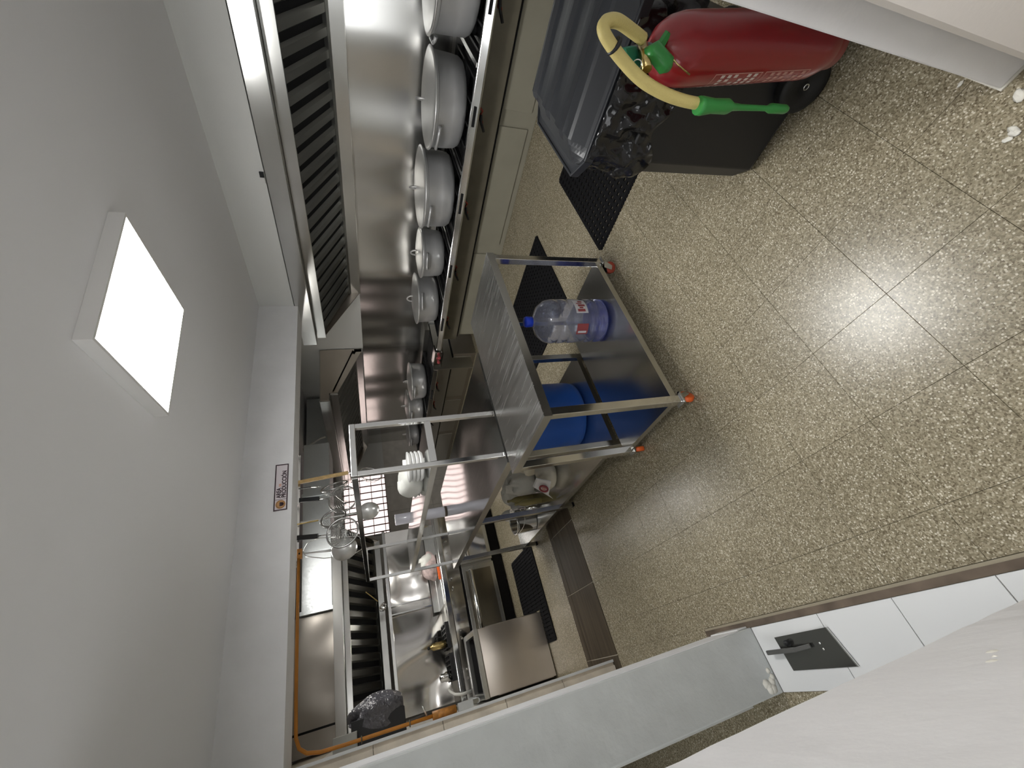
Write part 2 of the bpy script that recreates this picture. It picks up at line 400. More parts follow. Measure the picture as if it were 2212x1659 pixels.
for k in range(4):
    z = wz0 + .10 + k*.2; MB().bar((wx0+.01, 8.005, z), (wx1-.01, 8.000, z), .018, .012).build('window_bar', 'bar_red', win)
ow = B(-2.75, -2.6, -2.6, -.4, 0, CEIL); ow.box(-2.75, -2.6, 2.4, 8.2, 0, CEIL); ow.box(-2.75, -2.6, -.4, 2.4, 0, .9); ow.box(-2.75, -2.6, -.4, 2.4, 2.2, CEIL)
struct(ow.build('wall_other_room', 'wall_paint'))
w2 = thing('added_window', None, None, (-2.6, 1.0, .9)); struct(w2)  # unseen window added so daylight from the left brightens the ceiling
f2 = MB()
for q in ((-.4,-.36,.9,2.2),(2.36,2.4,.9,2.2),(.98,1.02,.9,2.2),(-.4,2.4,.9,.94),(-.4,2.4,2.16,2.2)): f2.box(-2.70,-2.65,q[0],q[1],q[2],q[3])
f2.build('window_frame', 'grey_box', w2)
struct(B(-2.6, 4.55, -2.75, -2.6, 0, CEIL).build('wall_behind', 'wall_paint'))
struct(B(-2.6, -.605, 7.0, 7.1, 0, CEIL-.001).build('wall_other_room_far', 'wall_paint'))
# wall on the right, seen end-on beside the viewer
struct(B(1.031, 4.399, -.8, -.06, 0, CEIL-.002).build('wall_near_return', 'wall_white'))
wr = B(.868, 1.03, -.8, .080, .006, CEIL-.002)
wr = struct(wr.build('wall_near_right', 'wall_white', bev=.003))
MB().prism([(.80,-.8,0),(.867,-.8,0),(.867,.0195,0),(.812,.0195,0),(.80,.010,0)], (0,0,CEIL-.002)).build('plaster_jamb', 'wall_warm_lit', wr)
MB().prism([(.864,.028,0),(.875,.028,0),(.98,.090,0),(.864,.084,0)], (0,0,.005)).build('white_filler', 'chip', wr)
# ================================================================== lamps
def led(name, label, cx, cy, half, mat, rot=0, th=.055):
    t = thing(name, label, 'ceiling light', (cx, cy, CEIL))
    Rz = Matrix.Translation((cx, cy, 0)) @ Matrix.Rotation(rot, 4, 'Z')
    z0 = CEIL - th; a = half; w = .012
    f = MB()
    for q in ((-a,a,-a,-a+w),(-a,a,a-w,a),(-a,-a+w,-a+w,a-w),(a-w,a,-a+w,a-w)): f.box(q[0],q[1],q[2],q[3],z0,CEIL-.0005)
    f.xf(Rz).build('frame', 'paper_white', t)
    B(-a+w, a-w, -a+w, a-w, z0+.002, z0+.006).xf(Rz).build('diffuser', mat, t)
    return t
led('ceiling_light', 'bright square LED panel mounted on the white ceiling', 1.575, 1.577, .305, 'led_main', math.radians(-7.6))
led('ceiling_light', 'square LED panel on the ceiling behind the viewer', .05, -.75, .30, 'led_back')
led('ceiling_light', 'square LED panel on the kitchen ceiling beyond the header', 1.45, 4.75, .30, 'led_kitchen')
# ================================================================== sign on the header
def text_mesh(body, size, mat, M, parent, name, bold=0.0, sx=1.0, ext=.0008):
    c = bpy.data.curves.new('txt', 'FONT'); c.body = body; c.size = size; c.offset = bold; c.extrude = ext
    o = bpy.data.objects.new('txt', c); COL.objects.link(o)
    bpy.context.view_layer.update()
    me = bpy.data.meshes.new_from_object(o.evaluated_get(bpy.context.evaluated_depsgraph_get()))
    bpy.data.objects.remove(o)
    me.transform(M @ Matrix.Diagonal((sx, 1, 1, 1)))
    me.transform(Matrix.Translation(-wloc(parent)))
    me.materials.clear(); me.materials.append(MAT[mat]); me.name = name
    ob = bpy.data.objects.new(name, me); COL.objects.link(ob); ob.parent = parent
    return ob
sg = thing('wall_sign', 'white sign reading AREA DE PRODUCCIÓN with brown round emblem, on the header', 'sign', (1.522, 3.29, 2.165))
sx0, sx1, sz0, sz1 = 1.338, 1.708, 2.168, 2.258; yb = 3.288
B(sx0, sx1, yb-.004, yb+.0015, sz0, sz1).build('plate', 'sign_white', sg)
b = .0075; fr = MB()
for q in ((sx0,sx1,sz0,sz0+b),(sx0,sx1,sz1-b,sz1),(sx0,sx0+b,sz0+b,sz1-b),(sx1-b,sx1,sz0+b,sz1-b)): fr.box(q[0],q[1],yb-.006,yb-.004,q[2],q[3])
fr.box(sx0+.083, sx0+.085, yb-.006, yb-.004, sz0+b, sz1-b)
fr.build('border', 'sign_ink', sg)
ec = Vector((sx0+.0455, yb-.004, (sz0+sz1)/2))
em = MB().lathe(ec, [(.0,.003),(.033,.003),(.033,0)], 28, (0,-1,0)).build('emblem', 'sign_tan', sg)
MB().ring(ec+Vector((0,-.0035,0)), .027, .0022, (0,-1,0), 28, 6).build('emblem_ring', 'sign_brown', em)
pt = MB().lathe(ec+Vector((.0,-.003,-.008)), [(0,.001),(.014,.001),(.014,0)], 16, (0,-1,0)); pt.box(ec.x-.015, ec.x+.015, ec.y-.0045, ec.y-.003, ec.z-.004, ec.z+.006)
pt.build('emblem_pot', 'sign_ink', em)
def TM(x, z): return Matrix.Translation((x, yb-.005, z)) @ Matrix.Rotation(math.pi/2, 4, 'X')
text_mesh('AREA', .041, 'sign_ink', TM(sx0+.096, sz0+.046), sg, 'lettering', .0013, .80)
text_mesh('DE', .020, 'sign_peach', TM(sx0+.186, sz0+.046), sg, 'lettering', .0008, .9)
text_mesh('PRODUCCIÓN', .041, 'sign_ink', TM(sx0+.096, sz0+.0125), sg, 'lettering', .0013, .80)
# small detector box on top of the hood front
dt = thing('detector_box', 'small white and black box fixed above the near hood edge', 'detector', (3.45, 1.99, 2.172))
B(3.452, 3.469, 1.955, 2.0, 2.178, 2.205).build('body', 'paper_white', dt); B(3.455, 3.469, 1.915, 1.955, 2.178, 2.207).build('back', 'black_plastic', dt)
# ================================================================== hoods
def hood(name, label, M, L, zf=2.17, pitch=.142, fz=(2.03, 1.935), end0=True, end1=True, gut=(1.52, 1.655)):
    """local: x depth from front (0) to wall (.93), y along (0..L); M places it"""
    t = thing(name, label, 'exhaust hood', M @ Vector((.45, L/2, gut[0])))
    def P(mb, n, mt, par=t, **k): return mb.xf(M).build(n, mt, par, **k)
    P(B(0, .018, 0, L, fz[0], zf), 'front_fascia', 'steel_hood', bev=.003)
    P(B(.018, .105, 0, L, fz[0], fz[0]+.012), 'underside_ledge', 'baffle')
    P(B(.105, .135, 0, L, fz[1], fz[0]-.001), 'lip', 'steel_hood', bev=.003)
    P(B(0.02, .914, .002, L-.002, zf-.012, zf-.001), 'top_panel', 'steel_sheet')
    P(B(.85, .914, 0, L, gut[0], gut[1]), 'gutter', 'steel_hood', bev=.004)
    a = Vector((.14, 0, fz[1]+.03)); b = Vector((.86, 0, gut[1]-.02)); up = Vector((.35, 0, .55)).normalized()*.03
    bk = MB().prism([a+up*.9, b+up*.9, b+up*1.6, a+up*1.6], (0, L, 0)); P(bk, 'filter_backing', 'dark_void')
    fs = a.lerp(b, .93); P(MB().prism([fs-up*.25, b-up*.25, b+up*.9, fs+up*.9], (0, L, 0)), 'filter_frame', 'baffle')
    n = int(L/pitch); d = (b-a)
    sh = None
    for k in range(n):
        y = (k+.5)*L/n; w = .62*L/n
        mb = MB(); w2 = w*.62
        lo = [a+Vector((0,y-w2/2,0)), a+Vector((0,y+w2/2,0)), a+up*.8+Vector((0,y+w/2,0)), a+up*.8+Vector((0,y-w/2,0))]
        mb.prism(lo, d)
        if sh is None: o = P(mb, 'baffle_slat', 'baffle'); sh = o; y00 = y
        else:
            o = sh.copy(); COL.objects.link(o); o.parent = t
            dv = M.to_3x3() @ Vector((0, y-y00, 0)); o.location = sh.location + dv
    prof = [(0.019,fz[0]+.013),(.019,zf-.013),(.913,zf-.013),(.913,gut[0]+.01),(.862,gut[0]+.01),(.14,fz[1]+.005),(.136,fz[0]+.013)]
    for k, yy in ((end0, 0.0), (end1, L-.012)):
        if k: P(MB().prism([(x, yy, z) for x, z in prof], (0,.012,0)), 'end_panel', 'steel_panel')
    return t
hood('exhaust_hood', 'long stainless exhaust hood with dark baffle filters over the near row of big pots', Matrix.Translation((3.47, -.04, 0)), 3.93)
hood('exhaust_hood', 'stainless exhaust hood over the farther stove along the right wall', Matrix.Translation((3.47, 5.03, 0)), 2.95, zf=2.13, fz=(2.0,1.90), gut=(1.545,1.66), pitch=.155)
MR = Matrix.Translation((1.95, 5.60, 0)) @ Matrix.Rotation(math.pi/2, 4, 'Z')
hood('exhaust_hood', 'stainless exhaust hood with black filters above the oven range', MR, 2.10, zf=2.07, fz=(1.965,1.90), gut=(1.50,1.60), pitch=.15)
# bright under-edge rail of that hood and the sheet wall behind it
for i, (y0, y1) in enumerate(((-.055, 5.02), (5.024, 7.98))):
    o = B(4.386, 4.399, y0, y1, .60, 1.53).build('backsplash_sheet', 'steel_backsplash')
    tag(o, ('brushed steel backsplash sheet behind the near big pots', 'brushed steel backsplash sheet behind the farther pots')[i], 'backsplash')
# ducts above the far hoods
d = thing('galvanised_duct', 'shiny galvanised duct running above the oven range hood', 'duct', (1.45, 5.9, 2.075))
B(1.06, 3.2, 5.66, 6.2, 2.078, 2.40).build('duct_body', 'galvanised', d, bev=.004)
for x in (1.06, 1.75, 2.45): B(x-.02, x+.02, 5.645, 6.215, 2.0725, 2.415).build('flange', 'galvanised', d)
o = B(-.20, 1.03, 5.72, 5.74, 2.078, CEIL-.005).build('steel_valance', 'steel_dull'); tag(o, 'dull steel sheet closing the gap above the oven range hood', 'panel')
B(-.02, 0.0, 5.715, 5.72, 2.078, CEIL-.005).build('seam', 'dark_void', o)
d = thing('galvanised_duct', 'grey duct with flange above the farther right-hand hood', 'duct', (3.8, 6.6, 2.135))
B(3.5, 4.3, 6.2, 7.3, 2.137, 2.42).build('duct_body', 'grey_box', d, bev=.004)
B(3.47, 4.33, 6.17, 6.21, 2.133, 2.44).build('flange', 'galvanised', d)
o = MB().tube([(3.44, 5.9, 2.145), (3.42, 5.9, 2.22), (3.30, 5.95, 2.44), (3.30, 7.9, 2.46)], .014, 8).build('conduit', 'pvc_white'); tag(o, 'thin grey conduit rising from the farther right-hand hood', 'conduit')
# ================================================================== stoves along the right wall
def stove(label, y0, y1, slots, valves, burners, near=True):
    t = thing('industrial_stove', label, 'stove', (3.95, (y0+y1)/2, 0))
    B(3.77, 4.36, y0, y1, 0, .335).build('plinth', 'stove_plinth' if near else 'steel_dull', t, bev=.004)
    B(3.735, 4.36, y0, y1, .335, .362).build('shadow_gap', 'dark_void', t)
    B(3.69, 3.72, y0, y1, .362, .588).build('front_panel', 'stove_panel' if near else 'steel_sheet', t, bev=.004)
    B(3.72, 4.36, y0, y1, .362, .585).build('carcass', 'steel_sheet', t)
    for a, b in ((y0, y0+(y1-y0)*.31), (y0+(y1-y0)*.33, y0+(y1-y0)*.64), (y0+(y1-y0)*.66, y1-.02)):
        B(3.757, 3.77, a+.05, b, .06, .325).build('drawer_front', 'stove_plinth' if near else 'steel_sheet', t, bev=.003)
    r = MB().prism([(3.49,y0,.600),(3.505,y0,.588),(3.69,y0,.588),(3.69,y0,.600),(3.545,y0,.602),(3.545,y0,.652),(3.512,y0,.658),(3.504,y0,.655)], (0, y1-y0, 0))
    rail = r.build('front_rail', 'chrome', t, bev=.0035)
    for a, b in slots:
        B(3.488, 3.502, a, b, .619, .640).build('slot', 'dark_void', rail)
    B(3.54, 4.384, y0+.01, y1-.01, .588, .600).build('drip_tray', 'cast_iron', t)
    B(4.25, 4.384, y0, y1, .60, .665).build('rear_ledge', 'steel_sheet', t)
    for yc, w in burners:
        g = MB()
        for k in range(5):
            yy = yc - w + 2*w*k/4; g.box(3.56, 4.24, yy-.008, yy+.008, .625, .656)
        for xx in (3.58, 3.9, 4.22): g.box(xx-.008, xx+.008, yc-w, yc+w, .602, .645)
        g.build('burner_grate', 'cast_iron', t)
        MB().ring((3.9, yc, .610), .11, .018, n=20).build('burner', 'cast_iron', t)
    for (ya, wa), (yb, wb) in zip(burners, burners[1:]):
        yy = (ya+wa + yb-wb)/2
        B(3.545, 4.24, yy-.016, yy+.016, .602, .655).build('divider_bar', 'steel', t)
    for yv in valves:
        v = MB().cyl((3.685, yv, .53), (3.60, yv, .53), .012, n=8).build('valve', 'castor_red', t)
        MB().tube([(3.605, yv-.05, .545), (3.60, yv, .535), (3.605, yv+.07, .50)], .012, 6).build('valve_handle', 'black_plastic', v)
        MB().tube([(3.68, yv-.10, .57), (3.66, yv-.06, .52), (3.67, yv-.02, .535)], .008, 6).build('feed_pipe', 'castor_red', v)
    return t
sl = []
for a, b in (((1068,-20),(1060,32)), ((1029,232),(1023,275)), ((997,420),(991,462)), ((974,575),(970,600)), ((958,690),(956,715))):
    sl.append((onx(*a, 3.49).y, onx(*b, 3.49).y))
vl = [onx(*p, 3.63).y for p in ((1093,20),(1047,262),(1018,457),(992,591),(976,698))]
s1 = stove('low industrial stove carrying the near row of big aluminium pots', .10, 4.11, sl, vl, [(.65,.28),(1.43,.33),(2.19,.33),(2.93,.27),(3.62,.28)])
# end manifold with two red knobs
B(3.49, 3.56, 4.13, 4.40, .585, .655).build('manifold_box', 'chrome', s1, bev=.002)
for z in (.565, .66): B(3.47, 3.60, 4.12, 4.42, z, z+.015).build('flange', 'chrome', s1)
for yk in (4.21, 4.30):
    k = MB().lathe((3.488, yk, .615), [(0,.045),(.016,.045),(.022,.03),(.018,.012),(.012,0)], 12, (-1,0,0)).build('knob', 'knob_red', s1)
s2 = stove('low industrial stove carrying the farther row of pots along the right wall', 4.52, 7.90, [(5.0,5.2),(6.0,6.2)], [5.1,5.6,6.1], [(5.30,.30),(6.02,.28),(6.95,.30)], False)
B(3.50, 3.69, 4.50, 4.518, .10, .655).build('end_panel', 'steel_sheet', s2)
# ================================================================== aluminium pots
def pot(name, label, x, y, r, zb, zr, hang=0, lift=.0, lidlift=0.0, nicks=1, knob='ring'):
    t = thing(name, label, 'cooking pot', (x, y, zb), 'aluminium pots on the stoves')
    h = zr - zb
    pr = [(0,0),(r*.80,0),(r*.875,.012),(r*.925,.04),(r*.945,h*.45),(r*.96,h*.92),(r*1.0,h*.97),(r*1.0,h),(r*.965,h),(r*.93,h*.4),(r*.85,.03),(0,.02)]
    MB().lathe((x,y,zb), pr, 40).build('body', 'aluminium', t)
    ld = MB().lathe((x,y,zr+.002), [(r*.97,-.004),(r*1.025,-.002),(r*1.03,.006),(r*.97,.012),(r*.86,.018),(r*.55,.034),(r*.2,.044),(0,.046)], 40)
    L = ld.build('lid', 'aluminium_lid', t)
    a = hang
    u = Vector((math.cos(a+.9), math.sin(a+.9), 0))
    hp = [Vector((x,y,zr+.044)) + u*(.045*math.cos(q)) + Vector((0,0,.052*math.sin(q)*1.2)) for q in [math.pi*i/10 for i in range(11)]]
    MB().tube(hp, .009, 8).build('lid_handle', 'aluminium_lid', L)
    for s in (0, math.pi):
        d = Vector((math.cos(a+s), math.sin(a+s), 0)); e = Vector((-d.y, d.x, 0)); c = Vector((x,y,zr-h*.16)) + d*r*.955
        w = r*.30
        pts = [c - e*w, c - e*w*.95 + d*.03+Vector((0,0,.006)), c - e*w*.6 + d*.055+Vector((0,0,.012)), c + e*w*.6 + d*.055+Vector((0,0,.012)), c + e*w*.95 + d*.03+Vector((0,0,.006)), c + e*w]
        MB().tube(pts, [.016,.013,.012,.012,.013,.016], 8).build('side_handle', 'aluminium', t)
    return t
PX0 = 3.93
pot('cooking_pot', 'big dented aluminium pot nearest the viewer, cut off by the picture edge', PX0, .65, .335, .657, .955, math.pi/2)
pot('cooking_pot', 'largest aluminium pot with lid, second from the near end of the stove', PX0, 1.425, .355, .657, .905, math.pi*.86)
pot('cooking_pot', 'big aluminium pot in the middle of the near stove, lid against the larger pot', PX0-.01, 2.185, .36, .657, .925, math.pi*.93)
pot('cooking_pot', 'smallest aluminium pot of the near stove, fourth from the near end', PX0-.03, 2.915, .262, .657, .882, math.pi*1.1)
pot('cooking_pot', 'lidded aluminium pot at the far end of the near stove', PX0-.03, 3.585, .30, .657, .892, math.pi*1.2)
pot('cooking_pot', 'aluminium pot at the near end of the farther stove', PX0, 5.32, .29, .657, .875, math.pi*1.1)
pot('cooking_pot', 'aluminium pot standing second on the farther stove', PX0, 6.0, .27, .657, .885, math.pi*1.1)
pot('cooking_pot', 'small aluminium pot farthest back on the farther stove', PX0, 6.95, .22, .657, .83, math.pi*1.1)
# ================================================================== steel cart
ct = thing('steel_cart', 'stainless two-tier cart on orange castors in front of the work table', 'cart', (1.39, 1.725, 0))
cx0, cx1, cy0, cy1, cz = .828, 1.95, 1.438, 2.018, .866
B(cx0, cx1, cy0, cy1, cz-.003, cz).build('top', 'steel_top_cross', ct)
ap = MB()
for q in ((cx0,cx1,cy0,cy0+.004),(cx0,cx1,cy1-.004,cy1),(cx0,cx0+.004,cy0+.004,cy1-.004),(cx1-.004,cx1,cy0+.004,cy1-.004)): ap.box(q[0],q[1],q[2],q[3],cz-.042,cz-.003)
ap.build('top_apron', 'steel', ct)
B(cx0+.02, cx1-.02, cy0+.02, cy1-.02, .148, .151).build('bottom_shelf', 'steel_shelf', ct)
ap = MB()
for q in ((cx0+.02,cx1-.02,cy0+.02,cy0+.024),(cx0+.02,cx1-.02,cy1-.024,cy1-.02),(cx0+.02,cx0+.024,cy0+.024,cy1-.024),(cx1-.024,cx1-.02,cy0+.024,cy1-.024)): ap.box(q[0],q[1],q[2],q[3],.115,.148)
ap.build('shelf_apron', 'steel', ct)
for i, (x, y) in enumerate(((cx0+.026,cy0+.026),(cx1-.026,cy0+.026),(cx0+.026,cy1-.026),(cx1-.026,cy1-.026))):
    lg = B(x-.0195, x+.0195, y-.0195, y+.0195, .108, cz-.0035).build('leg', 'chrome', ct, bev=.002)
    c = B(x-.03, x+.03, y-.03, y+.03, .101, .1075).build('castor', 'steel', ct)
    a = (.5, 2.4, 1.2, -.4)[i]; M = Matrix.Translation((x, y, 0)) @ Matrix.Rotation(a, 4, 'Z')
    f = MB(); f.cyl((0,0,.101),(0,0,.088),.022,n=12)
    for s in (-1, 1): f.prism([(-.012, s*.019, .09),(.03, s*.019, .09),(.045, s*.019, .035),(.018, s*.019, .032)], (0, s*.003, 0))
    f.xf(M).build('fork', 'steel', c)
    MB().lathe((.028,0,.0385), [(0,-.015),(.014,-.015),(.020,-.013),(.034,-.014),(.038,-.009),(.038,.009),(.034,.014),(.020,.013),(.014,.015),(0,.015)], 20, (0,1,0)).xf(M).build('wheel', 'castor_orange' if i in (0,2) else 'castor_red', c)
    MB().prism([(.02,-.018,.075),(.06,-.018,.066),(.06,-.018,.072),(.02,-.018,.082)], (0,.036,0)).xf(M).build('brake_pedal', 'rubber', c)
# water bottle on the cart's bottom shelf
bx, by, bz = 1.62, 1.675, .1515
wb = thing('water_bottle', 'clear blue five-gallon water bottle standing on the lower shelf of the cart', 'bottle', (bx, by, bz))
r = .134
pr = [(0,.02),(.10,.012),(.122,.0),(r,.018),(r,.055),(r-.012,.065),(r,.078),(r,.118),(r-.013,.128),(r,.140),(r,.235),(r-.014,.247),(r,.26),(r,.305),(r-.013,.316),(r,.328),(r,.352),(r-.010,.385),(r-.036,.418),(.055,.440),(.034,.448),(.028,.452),(.028,.482)]
MB().lathe((bx,by,bz), pr + [(a-.0015, b) for a, b in reversed(pr[3:])], 36).build('bottle_body', 'bottle_plastic', wb)
MB().lathe((bx,by,bz), [(0,.0215),(.10,.0135),(.12,.006),(r-.004,.022),(r-.004,.04),(0,.03)], 32).build('tinted_base', 'bottle_tint', wb)
MB().lathe((bx,by,bz), [(.0285,.462),(.0315,.463),(.0325,.498),(.029,.508),(0,.509)], 20).build('cap', 'cap_blue', wb)
def arcpatch(c, r, a0, a1, z0, z1, n=16):
    return MB().grid(lambda u, v: Vector((c[0]+r*math.cos(a0+(a1-a0)*u), c[1]+r*math.sin(a0+(a1-a0)*u), c[2]+z0+(z1-z0)*v)), n, 1)
ad = math.atan2(-by, -bx)
lb = arcpatch((bx,by,bz), r+.0008, ad+.35, ad+1.15, .148, .228).build('label', 'label_white', wb)
for k, (o0, o1, za, zb) in enumerate(((.42,.55,.165,.215),(.58,.66,.175,.20),(.69,.80,.16,.205),(.84,.90,.175,.212),(.94,1.05,.168,.196))):
    arcpatch((bx,by,bz), r+.0016, ad+o0, ad+o1, za, zb, 4).build('lettering', 'label_red', lb)
lb2 = arcpatch((bx,by,bz), r+.0008, ad-.62, ad-.12, .150, .225).build('label', 'label_red', wb)
arcpatch((bx,by,bz), r+.0016, ad-.55, ad-.45, .16, .215, 3).build('lettering', 'label_white', lb2)
# ================================================================== work table with overshelf
tz = .87
tb = thing('work_table', 'long stainless work table with an open overshelf frame, behind the cart', 'table', (1.30, 3.2, 0))
tx0, tx1, ty0, ty1 = .905, 1.70, 2.035, 4.36
B(tx0, tx1, ty0, ty1, tz-.003, tz).build('top', 'steel_polished', tb)
ap = MB()
for q in ((tx0,tx1,ty0,ty0+.004),(tx0,tx1,ty1-.004,ty1),(tx0,tx0+.004,ty0+.004,ty1-.004),(tx1-.004,tx1,ty0+.004,ty1-.004)): ap.box(q[0],q[1],q[2],q[3],tz-.045,tz-.003)
ap.build('apron', 'steel', tb)
B(tx0+.03, tx1-.03, ty0+.03, ty1-.03, .147, .150).build('undershelf', 'steel_shelf', tb)
ap = MB()
for q in ((tx0+.03,tx1-.03,ty0+.03,ty0+.034),(tx0+.03,tx1-.03,ty1-.034,ty1-.03),(tx0+.03,tx0+.034,ty0+.034,ty1-.034),(tx1-.034,tx1-.03,ty0+.034,ty1-.034)): ap.box(q[0],q[1],q[2],q[3],.118,.147)
ap.build('undershelf_apron', 'steel', tb)
for x in (tx0+.045, tx1-.045):
    for y in (ty0+.045, 3.165, 4.245):
        lg = B(x-.019, x+.019, y-.019, y+.019, .02, tz-.0035).build('leg', 'steel', tb, bev=.002)
        B(x-.017, x+.017, y-.017, y+.017, 0, .02).build('foot', 'rubber', lg)
ox0, ox1, oy0, oy1, oz = .968, 1.246, 2.068, 4.335, 1.66
for x in (ox0, ox1):
    for y in (oy0, oy1):
        B(x-.013, x+.013, y-.013, y+.013, tz+.0005, oz-.013).build('post', 'chrome', tb, bev=.002)
MB().bar((ox0-.013, oy0, oz), (ox1+.013, oy0, oz), .030, .030).build('top_rail', 'chrome', tb, bev=.002)
MB().bar((ox0, oy0+.015, oz), (ox0, oy1-.015, oz), .028, .030).build('top_rail', 'chrome', tb, bev=.002)
MB().bar((ox0-.013, oy1, oz), (ox1+.013, oy1, oz), .028, .028).build('top_rail', 'chrome', tb, bev=.002)
B(ox0-.012, ox1+.012, oy0+.014, oy1-.014, 1.276, 1.279).build('overshelf', 'steel_polished', tb)
ap = MB()
ap.box(ox0-.012, ox0-.008, oy0+.014, oy1-.014, 1.245, 1.276); ap.box(ox1+.008, ox1+.012, oy0+.014, oy1-.014, 1.245, 1.276); ap.box(ox0+.014, ox1-.014, oy0-.012, oy0-.008, 1.245, 1.281)
ap.build('overshelf_apron', 'chrome', tb)
B(ox1-.016, ox1-.0132, oy0-.0155, oy0-.0132, 1.375, 1.42).build('tag', 'label_white', tb)
# things on the overshelf and table
def blob(c, rx, ry, rz, amp, seed, n=20, m=12, sq=1.0):
    rg = random.Random(seed); ph = [(rg.uniform(0,6.28), rg.uniform(0,6.28), rg.randint(2,6), rg.randint(1,5)) for _ in range(7)]
    vs = []; mb = MB()
    for j in range(m+1):
        th = math.pi*j/m
        for i in range(n):
            fi = 2*math.pi*i/n
            d = 1 + amp*sum(math.sin(a*fi+p)*math.sin(b*th+q) for p, q, a, b in ph)/2.5
            z = -math.cos(th); s = math.sin(th)**.7
            zz = z if z > -.82 else -.82
            vs.append(Vector(c) + Vector((rx*s*math.cos(fi)*d, ry*s*math.sin(fi)*d, rz*(zz+.82)/1.82*(d if z > -.5 else 1))))
    fs = [(j*n+i, j*n+(i+1) % n, (j+1)*n+(i+1) % n, (j+1)*n+i) for j in range(m) for i in range(n)]
    return mb.add(vs, fs, True)
c = onx(916, 1012, 1.10); c.z = 1.2795
g = thing('bagged_containers', 'white disposable containers tied in a plastic bag on the overshelf', 'container', c)
blob(c + Vector((0,.14,0)), .095, .16, .135, .10, 4).build('bag', 'bag_white', g)
blob(c + Vector((0,.30,.0)), .045, .06, .06, .3, 9).build('bag_knot', 'bag_clear', g)
st = MB()
for k in range(4): st.lathe(c + Vector((-.02,-.09,.012+.022*k)), [(0,0),(.075,0),(.088,.014),(.088,.020),(0,.020)], 24)
st.build('lid_stack', 'tub_white', g)
MB().lathe(c + Vector((.055,.06,.0)), [(0,0),(.04,0),(.045,.11),(0,.11)], 20).build('tub', 'tub_white', g)
rl = onz(962, 1106, tz); 
g = thing('film_roll', 'upright roll of clear wrapping film standing on the work table', 'film roll', (rl.x, rl.y-.02, tz))
MB().lathe((rl.x, rl.y-.02, tz+.0005), [(0,.012),(.050,.012),(.052,.014),(.052,.50),(.050,.502),(0,.502)], 28).build('film', 'film_roll', g)
MB().lathe((rl.x, rl.y-.02, tz+.0005), [(0,0),(.053,0),(.053,.012),(0,.012)], 28).build('core_end', 'skirting_brown', g)
MB().lathe((rl.x, rl.y-.02, tz+.5026), [(.020,0),(.028,0),(.028,.003),(.020,.003)], 24).build('core', 'paper_white', g)
# things on the undershelf
uz = .1505
dr = (1.37, 2.40)
g = thing('blue_drum', 'blue plastic drum standing under the front end of the work table', 'drum', (dr[0], dr[1], uz))
MB().lathe((*dr, uz), [(0,.0),(.205,.0),(.232,.018),(.240,.06),(.243,.28),(.246,.50),(.240,.53),(.225,.545),(.19,.552),(0,.552)], 40).build('drum_body', 'drum_blue', g)
MB().ring((*dr, uz+.515), .243, .012, n=40).build('rim_band', 'drum_blue', g)
p = onz(1198, 1040, uz)
g = thing('paper_sack', 'white sack with a red round print lying on the lower shelf of the work table', 'sack', p)
blob(p + Vector((.05,.0,0)), .11, .13, .14, .12, 21).build('sack_body', 'bag_cream', g)
fl = MB().prism([p+Vector((-.06,-.17,.11)), p+Vector((-.11,-.03,.10)), p+Vector((-.11,.10,.015)), p+Vector((-.03,-.02,.20)), p+Vector((-.01,-.14,.20))], (.012,.004,.006)); fl = fl.build('printed_flap', 'paper_white', g)
cc = p + Vector((-.068,-.085,.145)); nn = Vector((-.78,-.2,.55))
MB().ring(cc + nn*.012, .032, .008, nn, 20, 6).build('print_mark', 'label_red', fl)
MB().lathe(cc + nn*.010, [(.016,0),(.016,.004),(0,.004)], 12, nn).build('print_dot', 'print_pale', fl)
def bag(px, py, label, rx, ry, rz, mat, seed, dz=0):
    q = onz(px, py, uz); q.z = uz + dz
    o = blob((0,0,0), rx, ry, rz, .16, seed).build('plastic_bag', mat); o.location = q
    tag(o, label, 'bag'); return o
bag(1150, 1038, 'clear plastic bag behind the red-printed sack on the lower shelf', .12, .13, .24, 'bag_clear', 31)
bag(1166, 992, 'cream coloured bag beside the drum on the lower shelf of the work table', .12, .13, .20, 'bag_cream', 33)
bag(1120, 1062, 'pale knotted bag near the oil bottles on the lower shelf', .12, .12, .17, 'bag_white', 35)
def oil(px, py, label, h=.25, r=.029, mat='oil_yellow'):
    q = onz(px, py, uz); q.z = uz
    g = thing('oil_bottle', label, 'bottle', q)
    MB().lathe(q, [(0,0),(r,0),(r,h*.62),(r*.9,h*.7),(r*.4,h*.85),(r*.36,h*.95),(0,h*.95)], 16).build('bottle_body', mat, g)
    MB().lathe(q, [(r*.42,h*.93),(r*.42,h),(0,h)], 12).build('cap', 'oil_yellow', g)
oil(1168, 1080, 'yellow oil bottle standing beside the steel pot under the work table')
oil(1130, 1108, 'white jug with yellow cap behind the steel pot under the work table', .27, .055, 'tub_white')
oil(1150, 1074, 'yellow oil bottle in front of the pale knotted bag')
q = onz(1158, 1112, uz); q.z = uz; q.y += .1
g = thing('steel_pot', 'tall stainless pot with wire bail handle on the lower shelf of the work table', 'pot', q)
MB().lathe(q, [(0,0),(.10,0),(.108,.01),(.110,.19),(.114,.195),(.114,.20),(.106,.198),(.104,.02),(0,.015)], 28).build('body', 'chrome', g)
MB().ring(q + Vector((0,0,.198)), .112, .006, n=28).build('rim', 'chrome', g)
MB().tube([q + Vector((.112*math.cos(a), -.112*math.sin(a)-.035*math.sin(a), .19-.06*math.sin(a))) for a in [math.pi*i/12 for i in range(13)]], .0035, 6).build('bail_handle', 'chrome', g)
q2 = onz(1163, 1094, uz); q2.z = uz
